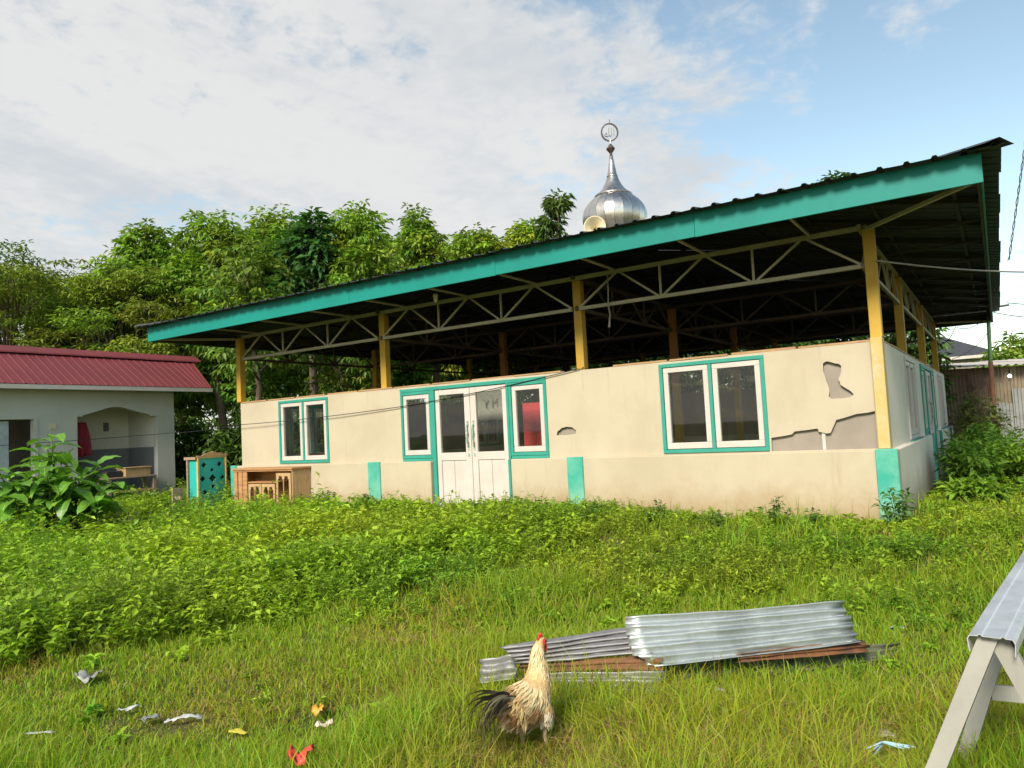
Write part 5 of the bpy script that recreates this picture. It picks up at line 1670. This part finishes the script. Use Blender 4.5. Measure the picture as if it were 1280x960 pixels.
# spreading trees with flat layered crowns above the house
for k, ((x, y), top, rad, lab) in enumerate((((-26.2, 1.6), 8.4, 4.0, 'spreading flat crowned tree above the house at the left edge'), ((-24.9, 5.2), 7.9, 3.2, 'spreading flat crowned tree behind the middle of the maroon roof'), ((-29.5, -1.5), 9.6, 4.4, 'tall spreading tree cut by the left picture edge'), ((-21.6, 3.1), 6.8, 2.5, 'low spreading tree over the right end of the maroon roof'))):
    make_tree('spreading_tree', x, y, top + .45, lab, 300 + k, rad, top - 3.6, (0.165, 0.245, 0.036), 46, 92, (0.18, 0.065), 6, 0.15, group='spreading trees behind the house', flat=True, droopy=0.15)
make_tree('garden_tree', 2.2, 31.3, 4.3, 'rounded green tree at the right edge behind the shack', 401, 1.6, 1.2, G2, 16, 40, (0.34, 0.12), group=None)
make_tree('garden_tree', 1.55, 25.9, 3.35, 'small green tree in front of the dark roofed far house', 402, 1.3, 1.6, G2, 14, 40, (0.26, 0.10), group=None)
make_tree('garden_tree', 4.2, 27, 4.6, 'green tree outside the right edge behind the shack', 403, 1.8, 1.2, G1, 16, 40, (0.34, 0.12), group=None)
make_tree('garden_tree', -1.6, 24.0, 3.7, 'low green tree showing between the rear yellow posts', 404, 1.4, 1.4, G2, 14, 40, (0.26, 0.10), group=None)
# trunks and saplings close behind the left opening of the hall
for k, (x, y, top, lab) in enumerate(((-15.2, 2.6, 6.6, 'thin tree between the house and the hall corner'), (-16.6, 8.2, 6.2, 'dark leafy tree seen through the left opening of the hall'), (-14.6, 5.6, 6.0, 'branching tree right behind the left side of the hall'), (-15.5, 13.0, 6.0, 'tree behind the far left corner of the hall'))):
    make_tree('understorey_tree', x, y, top, lab, 500 + k, 1.5, 2.3, (0.13, 0.22, 0.035), 13, 40, (0.22, 0.08), 6, 0.09, group='shaded trees close behind the hall')
# thicket: low growth between house, hall and trees, and a far belt of wood
def thicket(name, pts, leaf, n_per, tint, seed):
    rr = np.random.default_rng(seed)
    vb = VB()
    for x, y, r_, h in pts:
        C = blob_points(rr, (x, y, h * .45), (r_, r_, h * .55), n_per, .4)
        C = C[C[:, 2] > 0]
        rosettes(vb, C, 6, leaf, leaf * .36, rr, np.array(tint) * rr.uniform(.7, 1.3), .25, .4)
    return tag(vb.build(name, M['leaf']), kind='stuff')


rp_ = random.Random(9)
tag(thicket('undergrowth', [(-18.8 + rp_.uniform(-1.2, 1.6) + k * .12, 3.2 + k * 0.62 + rp_.uniform(-.6, .6), rp_.uniform(.7, 1.2), rp_.uniform(1.3, 2.4)) for k in range(24)] + [(-15.0 + rp_.uniform(-.5, .5), 2.2 + k * 0.9, .8, rp_.uniform(1.2, 2.1)) for k in range(10)] + [(-13 + k * 0.95, 13.9 + rp_.uniform(-.3, .9), rp_.uniform(.8, 1.1), rp_.uniform(4.2, 5.0)) for k in range(14)] + [(-14 + k * 0.95, 16.2 + rp_.uniform(-.6, .9), rp_.uniform(1.0, 1.3), rp_.uniform(4.5, 5.4)) for k in range(15)], .23, 230, (0.085, 0.16, 0.03), 21), 'dark green undergrowth between the house and the hall', 'undergrowth')
belt = []
for k in range(70):
    a = YAW - R(50) + R(105) * k / 69
    d = rp_.uniform(48, 62)
    hi_ = a > YAW - R(25)
    belt.append((CAM.x - math.sin(a) * d, CAM.y + math.cos(a) * d, rp_.uniform(2.6, 3.8), rp_.uniform(8.0, 9.5) if hi_ else rp_.uniform(3.6, 5.6)))
tag(thicket('far_woodland', belt, .55, 110, (0.075, 0.135, 0.03), 22), 'far belt of green trees along the horizon', 'woodland')

# ------------------------------------------------------------------ large leaved shrub at the left
def leaf_mesh(ln, wd, bend, seed):
    rr = random.Random(seed)
    m_ = MB(); vs, fs = [], []
    n_ = 8
    for i in range(n_ + 1):
        t = i / n_
        w = wd * (math.sin(math.pi * min(1, t * .92 + .05)) ** .75) * (1 - .25 * t) / 2
        if i == n_: w = .002
        x = ln * t * math.cos(bend * t * .6); z = -ln * t * math.sin(bend * t * .6)
        rip = .012 * math.sin(i * 2.1 + seed)
        vs += [(x, -w, z + w * .28 + rip), (x, 0, z), (x, w, z + w * .28 - rip)]
    for i in range(n_):
        fs += [(i * 3, i * 3 + 1, i * 3 + 4, i * 3 + 3), (i * 3 + 1, i * 3 + 2, i * 3 + 5, i * 3 + 4)]
    m_.add(vs, fs)
    return m_


def leaf_mat(name, c):
    q = NT(name)
    v = q.coord('Object')
    oi = q.n('ShaderNodeObjectInfo')
    wv = q.n('ShaderNodeTexWave'); wv.inputs['Scale'].default_value = 9; wv.inputs['Distortion'].default_value = 1.2
    q.l(v, wv.inputs['Vector'])
    base = q.mix(oi.outputs['Random'], tuple(x * .6 for x in c), tuple(x * 1.35 for x in c))
    base = q.mix(q.mul(q.ramp(wv.outputs['Fac'], .8, 1), .35), base, tuple(min(1, x * 2.2) for x in c))
    s = q.n('ShaderNodeSeparateXYZ'); q.l(v, s.inputs[0])
    ab = q.n('ShaderNodeMath', operation='ABSOLUTE'); q.l(s.outputs[1], ab.inputs[0])
    base = q.mix(q.mul(q.ramp(ab.outputs[0], .007, .002), .6), base, tuple(min(1, x * 2.6) for x in c))
    q.l(base, q.b.inputs['Base Color']); q.set(.4, 0, .4)
    tr = q.n('ShaderNodeBsdfTranslucent'); q.l(q.mix(1, base, (1.3, 1.4, .6), 'MULTIPLY'), tr.inputs[0])
    ms_ = q.n('ShaderNodeMixShader'); ms_.inputs[0].default_value = .3
    q.l(q.b.outputs[0], ms_.inputs[1]); q.l(tr.outputs[0], ms_.inputs[2]); q.l(ms_.outputs[0], q.o.inputs['Surface'])
    return q.m


lm_ = leaf_mat('broad_leaf', (0.125, 0.275, 0.036))
leafs = [leaf_mesh(0.42, 0.25, .8, 1).mesh('leaf', lm_, True, False), leaf_mesh(0.36, 0.22, 1.1, 2).mesh('leaf', lm_, True, False), leaf_mesh(0.48, 0.26, .6, 3).mesh('leaf', lm_, True, False)]
shrub = thing('large_leaved_shrub', (-11.4, -4.0, -0.05), 'large leaved green shrub in front of the grey house', 'shrub')
rp_ = random.Random(31)
cnt = 0
for sidx in range(26):
    a = rp_.uniform(0, 2 * math.pi); q_ = math.sqrt(rp_.random())
    bx, by = -11.35 + .25 * q_ * math.cos(a), -3.95 + .25 * q_ * math.sin(a)
    if sidx == 0:
        tip = Vector((-11.35, -3.95, 1.50))
    else:
        tip = Vector((-11.35 + 1.0 * q_ * math.cos(a), -3.95 + 1.0 * q_ * math.sin(a), 0.45 + 0.80 * (1 - q_ ** 2) + rp_.uniform(-.15, .15)))
    mid = Vector((bx, by, 0)).lerp(tip, .55) + Vector((rp_.uniform(-.06, .06), rp_.uniform(-.06, .06), .12))
    st = MB(); st.tube([(bx, by, -0.15), mid, tip], [.022, .017, .008], 6); st.build('stem', plain('green_stem', (0.10, 0.15, 0.05), .6), shrub)
    for k in range(10 if sidx else 14):
        t = 0.35 + .65 * k / (9 if sidx else 13)
        p_ = Vector((bx, by, 0)).lerp(mid, t / .55) if t < .55 else mid.lerp(tip, (t - .55) / .45)
        az = k * 2.4 + rp_.uniform(-.4, .4) + sidx
        el = rp_.uniform(-.25, .45) + (.5 if t > .93 else 0)
        inst(leafs[rp_.randrange(3)], shrub, p_, (rp_.uniform(-.25, .25), -el, az), 'leaf', (rp_.uniform(.75, 1.15),) * 3)
        cnt += 1

# ------------------------------------------------------------------ weeds and grass
def frustum_pts(n, r0, r1, rr, half=R(44)):
    a = rr.uniform(-half, half, n)
    r_ = np.sqrt(rr.uniform(r0 * r0, r1 * r1, n))
    return CAM.x - np.sin(YAW + a) * r_, CAM.y + np.cos(YAW + a) * r_, r_


def blocked(x, y):
    """true where something solid stands"""
    b_ = (x > -12.25) & (x < 0.22) & (y > -0.14) & (y < 12.2)
    b_ |= (x < HX + .02) & (x > -19.2) & (y < 1.06)
    b_ |= (x > -11.55) & (x < -9.7) & (y > -.98 + .4) & (y < 0)
    b_ |= (x > -12.75) & (x < -12.38) & (y > -.75) & (y < 0)
    # the heap of sheets: a band along its length
    ux_, uy_ = 0.79, 0.613
    s_ = (x + 1.3) * ux_ + (y + 6.15) * uy_; d_ = -(x + 1.3) * uy_ + (y + 6.15) * ux_
    b_ |= (s_ > -0.05) & (s_ < 2.2) & (d_ > -0.14 + 0.0) & (d_ < 0.13 + .06 * (s_ > .7))
    return b_


ex = np.array([-30, -4.6, -4.25, -3.85, -3.0, -2.0, -0.96, 0.24, 0.8, 1.1, 3.0])
eyv = np.array([-9.6, -8.6, -7.2, -6.1, -5.3, -4.9, -4.2, -3.6, -3.9, -4.9, -5.6])


def weed_mask(x, y):
    e = np.interp(x, ex, eyv)
    d = (y - e) + (vnoise(x, y, 1.1, 41) - .5) * 1.5 + (vnoise(x, y, 3.3, 42) - .5) * .6
    return smooth(d / 1.9 + .35)


rr = np.random.default_rng(77)
# --- weeds
wx, wy, wr = [], [], []
for n_, r0, r1 in ((2500, 2.6, 5.0), (3300, 5.0, 8.0), (4600, 8.0, 13.0), (2200, 13.0, 19.0)):
    a, b_, c_2 = frustum_pts(n_, r0, r1, rr)
    wx.append(a); wy.append(b_); wr.append(c_2)
wx = np.concatenate(wx); wy = np.concatenate(wy); wr = np.concatenate(wr)
mk = weed_mask(wx, wy)
mid_zone = (wx > -3.2)
keep = (rr.random(len(wx)) < np.where(mid_zone, mk * .8 + .03, mk + .015)) & ~blocked(wx, wy)
wx, wy, wr, mk = wx[keep], wy[keep], wr[keep], mk[keep]
NW = len(wx)
hgt = (0.17 + 0.22 * vnoise(wx, wy, .8, 51)) * rr.uniform(.7, 1.3, NW)
left = smooth((-2.6 - wx) / 2.2)
hgt = hgt * (0.55 + 0.75 * left)
nearwall = smooth((wy + 1.1) / .8) * (wx > -9)
hgt = hgt * (1 - .5 * nearwall)
hgt = hgt * (1 - .42 * np.exp(-((wx + 6.2) / 2.0) ** 2) * smooth((wy + 3.6) / 1.5))
spec = rr.random(NW)
spec = np.where(vnoise(wx, wy, 1.4, 55) > .55, spec * .45, spec)
fine = spec < .28
hgt = hgt * np.where(fine, 1.15, 1.0) * np.where(rr.random(NW) < .05, 1.55, 1.0)
hgt = np.where((wx > .3) & (wy > -3), hgt * 1.5, hgt)
hgt = hgt * (.45 + .55 * smooth(mk * 1.05))
hgt = hgt * (.72 + .56 * vnoise(wx, wy, 2.1, 52))
vbw = VB()
NS, NL = 4, 9
wz = ground_z(wx, wy)
base = np.stack([wx, wy, wz], 1)
ptint = np.stack([0.215 + .07 * vnoise(wx, wy, .7, 61), 0.345 + .04 * vnoise(wx, wy, .5, 62), np.full(NW, .024)], 1) * rr.uniform(.76, 1.2, (NW, 1)) * (1 + .12 * left)[:, None]
darkp = smooth((vnoise(wx, wy, 1.1, 63) - .45) / .4)[:, None] * rr.uniform(.3, 1, (NW, 1))
ptint = ptint * np.where(fine[:, None], np.array([[.84, .92, 1.0]]), 1.0)
ptint = ptint * (1 - darkp * np.array([.45, .24, .1]))
for s_ in range(NS):
    az = rr.uniform(0, 2 * np.pi, NW)
    ln = rr.uniform(.25, .75, NW)
    sdirv = unit(np.stack([np.cos(az) * ln, np.sin(az) * ln, np.ones(NW)], 1))
    hs = hgt * rr.uniform(.7, 1.15, NW)
    tip = base + sdirv * hs[:, None]
    vbw.tubes(base, tip, .004, .0015, ptint * np.array([.8, .7, .9]))
    for k in range(NL):
        t = 0.25 + .75 * (k + rr.random(NW)) / NL
        P = base + (tip - base) * t[:, None]
        a2 = az + k * 2.6 + rr.normal(0, .4, NW)
        e2 = rr.normal(.15, .35, NW)
        D = np.stack([np.cos(a2) * np.cos(e2), np.sin(a2) * np.cos(e2), np.sin(e2)], 1)
        Nn = np.array([[0, 0, 1.0]]) + rr.normal(0, .3, (NW, 3))
        Lf = (0.045 + .035 * left + .012 * (wr > 8)) * rr.uniform(.7, 1.25, NW) * np.where(fine, .72, 1.0) * np.where(spec > .9, 1.45, 1.0)
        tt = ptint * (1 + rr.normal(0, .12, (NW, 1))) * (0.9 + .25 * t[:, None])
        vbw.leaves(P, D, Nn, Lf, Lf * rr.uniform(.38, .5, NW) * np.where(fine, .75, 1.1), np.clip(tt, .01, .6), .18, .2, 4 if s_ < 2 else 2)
tag(vbw.build('weed_cover', M['leaf']), 'knee high bright green weeds covering the yard before the hall', 'weeds', kind='stuff')

# --- grass
gxs, gys, gr = [], [], []
for n_, r0, r1 in ((150000, 2.3, 4.2), (150000, 4.2, 7.0), (70000, 7.0, 12.0)):
    a, b_, c_2 = frustum_pts(n_, r0, r1, rr)
    gxs.append(a); gys.append(b_); gr.append(c_2)
gxs = np.concatenate(gxs); gys = np.concatenate(gys); gr = np.concatenate(gr)
mk = weed_mask(gxs, gys)
clump = vnoise(gxs, gys, 5.0, 71)
bare = vnoise(gxs, gys, 1.6, 72)
keep = (rr.random(len(gxs)) < (1 - .55 * mk) * np.clip(.5 + 1.1 * clump - .8 * np.clip(bare - .72, 0, 1), .12, 1)) & ~blocked(gxs, gys)
gxs, gys, gr, mk = gxs[keep], gys[keep], gr[keep], mk[keep]
n_ = len(gxs)
tall = smooth((vnoise(gxs, gys, .75, 73) - .42) / .3)
tall = np.maximum(tall, np.exp(-(((gxs + 1.75) / .55) ** 2 + ((gys + 5.9) / .7) ** 2)))
near_bird = np.exp(-(((gxs + .66) / .26) ** 2 + ((gys + 6.95) / .30) ** 2))
tall *= 1 - .9 * near_bird
H = (0.060 + 0.105 * tall + .07 * mk) * rr.gamma(6, 1 / 6, n_) * (1 - .55 * near_bird)
for lx, ly in ((-3.77, -7.22), (-3.06, -7.36), (-2.8, -7.38), (-2.64, -7.29), (-2.22, -7.25), (-2.07, -6.84), (-1.91, -6.95), (-1.47, -7.47), (-3.07, -7.82), (.62, -5.84), (.67, -6.14), (-.2, -5.66)):
    # trodden flat round the litter
    dl = np.hypot((gxs - lx - .03) / .13, (gys - ly + .06) / .17)
    H = H * (1 - .6 * np.exp(-dl ** 2))
dry = np.clip(smooth((vnoise(gxs, gys, 1.0, 74) - .45) / .3) + .8 * np.exp(-(((gxs + 2.7) / .8) ** 2 + ((gys + 6.7) / .55) ** 2)) + .7 * np.exp(-(((gxs + .35) / .25) ** 2 + ((gys + 6.75) / .25) ** 2)), 0, 1.2)
isdry = rr.random(n_) < (.13 + .42 * dry)
tint = np.stack([rr.normal(.245, .035, n_), rr.normal(.350, .04, n_), rr.normal(.026, .006, n_)], 1)
tint[:, 0] += .05 * dry
tint = np.where(isdry[:, None], np.stack([rr.normal(.38, .05, n_), rr.normal(.30, .04, n_), rr.normal(.10, .02, n_)], 1), tint)
vbg = VB()
vbg.blades(np.stack([gxs, gys, ground_z(gxs, gys) - .01], 1), H * np.where(isdry, .75, 1), np.where(isdry, rr.uniform(.6, 1.9, n_), rr.uniform(.1, .75, n_) + .9 * (rr.random(n_) < .12)), rr.uniform(0, 2 * np.pi, n_), (0.0030 + .00065 * gr) * rr.uniform(.7, 1.3, n_), np.clip(tint, .01, .6))
tag(vbg.build('grass', M['grassm']), 'short yellow green grass in the foreground', 'grass', kind='stuff')


# --- single weeds that stand out against the wall, and bushes at the right
def bush(name, x, y, h, w, label, seed, nst=9, leaf=(.09, .04), tint=(0.10, 0.20, 0.03), grp=None, nleaf=16, cat='plant'):
    rr = np.random.default_rng(seed)
    z = float(ground_z(x, y))
    t = thing(name, (x, y, z), label, cat, grp)
    lv, sv = VB(), VB()
    tint = np.array(tint)
    az = rr.uniform(0, 2 * np.pi, nst); q_ = np.sqrt(rr.random(nst))
    b0 = np.stack([x + .12 * w * q_ * np.cos(az), y + .12 * w * q_ * np.sin(az), np.full(nst, z - .03)], 1)
    tip = np.stack([x + .5 * w * q_ * np.cos(az), y + .5 * w * q_ * np.sin(az), z + h * (1 - .45 * q_ ** 2) * rr.uniform(.85, 1.02, nst)], 1)
    midp = b0 * .5 + tip * .5 + np.array([0, 0, .08 * h])
    br = np.tile(np.array([[.07, .09, .03]]), (nst, 1))
    sv.tubes(b0, midp, .008 * h ** .5 + .002, .006 * h ** .5, br); sv.tubes(midp, tip, .006 * h ** .5, .002, br)
    for k in range(nleaf):
        tt = 0.18 + .82 * (k + rr.random(nst)) / nleaf
        P = np.where((tt < .5)[:, None], b0 + (midp - b0) * (tt / .5)[:, None], midp + (tip - midp) * ((tt - .5) / .5)[:, None])
        a2 = az + k * 2.4 + rr.normal(0, .4, nst)
        for rep in range(3):
            a3 = a2 + rep * 2.1
            e2 = rr.normal(.1, .4, nst)
            D = np.stack([np.cos(a3) * np.cos(e2), np.sin(a3) * np.cos(e2), np.sin(e2)], 1)
            off = D * (rr.uniform(0, .10, nst) * w)[:, None]
            lf = leaf[0] * rr.uniform(.65, 1.25, nst)
            tc2 = tint[None] * (1 + rr.normal(0, .2, (nst, 1))) * (1 + rr.normal(0, .06, (nst, 3)))
            lv.leaves(P + off, D, np.array([[0, 0, 1.0]]) + rr.normal(0, .3, (nst, 3)), lf, lf * leaf[1] / leaf[0], np.clip(tc2, .01, .6), .25, .2, 4)
    sv.build('stems', M['leaf'], t); lv.build('foliage', M['leaf'], t)
    return t


wall_weeds = [(-8.75, -0.75, .50, .55, 'round leafy weed left of the left teal pilaster'), (-7.75, -0.6, .42, .45, 'leafy weed just right of the left teal pilaster'), (-9.35, -0.55, .45, .4, 'thin leafy weed between the sideboard and the round weed'),
              (-5.15, -1.1, .34, .6, 'bushy weed at the right foot of the white doors'), (-6.45, -1.0, .30, .4, 'small weed at the left foot of the white doors'), (-3.35, -1.0, .28, .4, 'small weed right of the middle teal pilaster'),
              (-2.55, -0.9, .30, .35, 'thin weed below the right front window'), (-1.02, -1.0, .42, .38, 'upright leafy weed below the broken wall board'), (-0.62, -0.95, .30, .3, 'small weed right of the upright one below the broken board'),
              (0.18, -0.55, .50, .40, 'leafy weed in front of the teal corner pillar'), (-4.6, -0.75, .26, .4, 'low dark weed left of the middle teal pilaster'), (-1.75, -0.85, .22, .4, 'low weed left of the upright weed')]
for k, (x, y, h, w, lab) in enumerate(wall_weeds):
    bush('wall_weed', x, y, h, w, lab, 600 + k, 6 if w < .5 else 9, (.075, .034) if k not in (0, 1, 9) else (.10, .045), (0.095, 0.19, 0.035), 'weeds growing along the hall front', 8)
rb = [(0.75, 3.9, 1.15, 1.1, 'dark green bush at the hall side window'), (1.35, 4.9, .95, 1.4, 'wide leafy bush right of the dark one'), (0.85, 6.2, 1.45, 1.2, 'tall bush against the rear of the hall side wall'), (2.0, 6.3, .95, 1.5, 'low spreading bush in front of the shack'),
      (1.1, 8.6, 1.3, 1.3, 'bush below the rear teal door'), (0.75, 10.6, 1.9, 1.4, 'tall yellowish bush at the rear hall corner'), (2.5, 9.5, .9, 1.8, 'low bush before the shack wall'), (0.85, 1.9, .50, .8, 'low weed clump near the hall corner'), (1.9, 2.6, .50, 1.1, 'light green weed clump at the right edge'), (2.9, 4.5, .75, 1.5, 'leafy clump at the right picture edge')]
for k, (x, y, h, w, lab) in enumerate(rb):
    bush('leafy_bush', x, y, h * (.72 if k != 5 else .9), w, lab, 650 + k, 26, (.14, .06), [(0.14, 0.27, 0.035), (0.175, 0.30, 0.03), (0.12, 0.24, 0.035)][k % 3] if k != 5 else (0.13, 0.165, 0.04), 'bushes along the right side of the hall', 16, 'bush')
for k, (x, y, h, w, lab) in enumerate(((-15.3, 0.9, .55, .6, 'small weed at the foot of the house corner'), (-14.3, -0.6, .35, .8, 'low weed between the table and the teal cabinet'), (-13.2, 0.8, .5, .8, 'dark weed behind the teal cabinet'), (-15.6, -1.4, .5, .7, 'weed at the left foot of the porch arch'))):
    bush('yard_weed', x, y, h, w, lab, 690 + k, 10, (.10, .045), (0.08, 0.16, 0.03), 'weeds around the house', 10)
# thin dry stalks in front of the plinth
vs_ = VB()
n_ = 46
sx = rr.uniform(-2.9, -0.1, n_); sy_ = rr.uniform(-.8, -.3, n_)
vs_.blades(np.stack([sx, sy_, ground_z(sx, sy_)], 1), rr.uniform(.2, .48, n_), rr.uniform(.1, .8, n_), rr.uniform(0, 6.28, n_), np.full(n_, .006), np.clip(np.stack([rr.normal(.30, .05, n_), rr.normal(.22, .04, n_), rr.normal(.09, .02, n_)], 1), .02, .6))
tag(vs_.build('dry_stalks', M['grassm']), 'thin dry grass stalks in front of the right plinth', 'grass', kind='stuff')
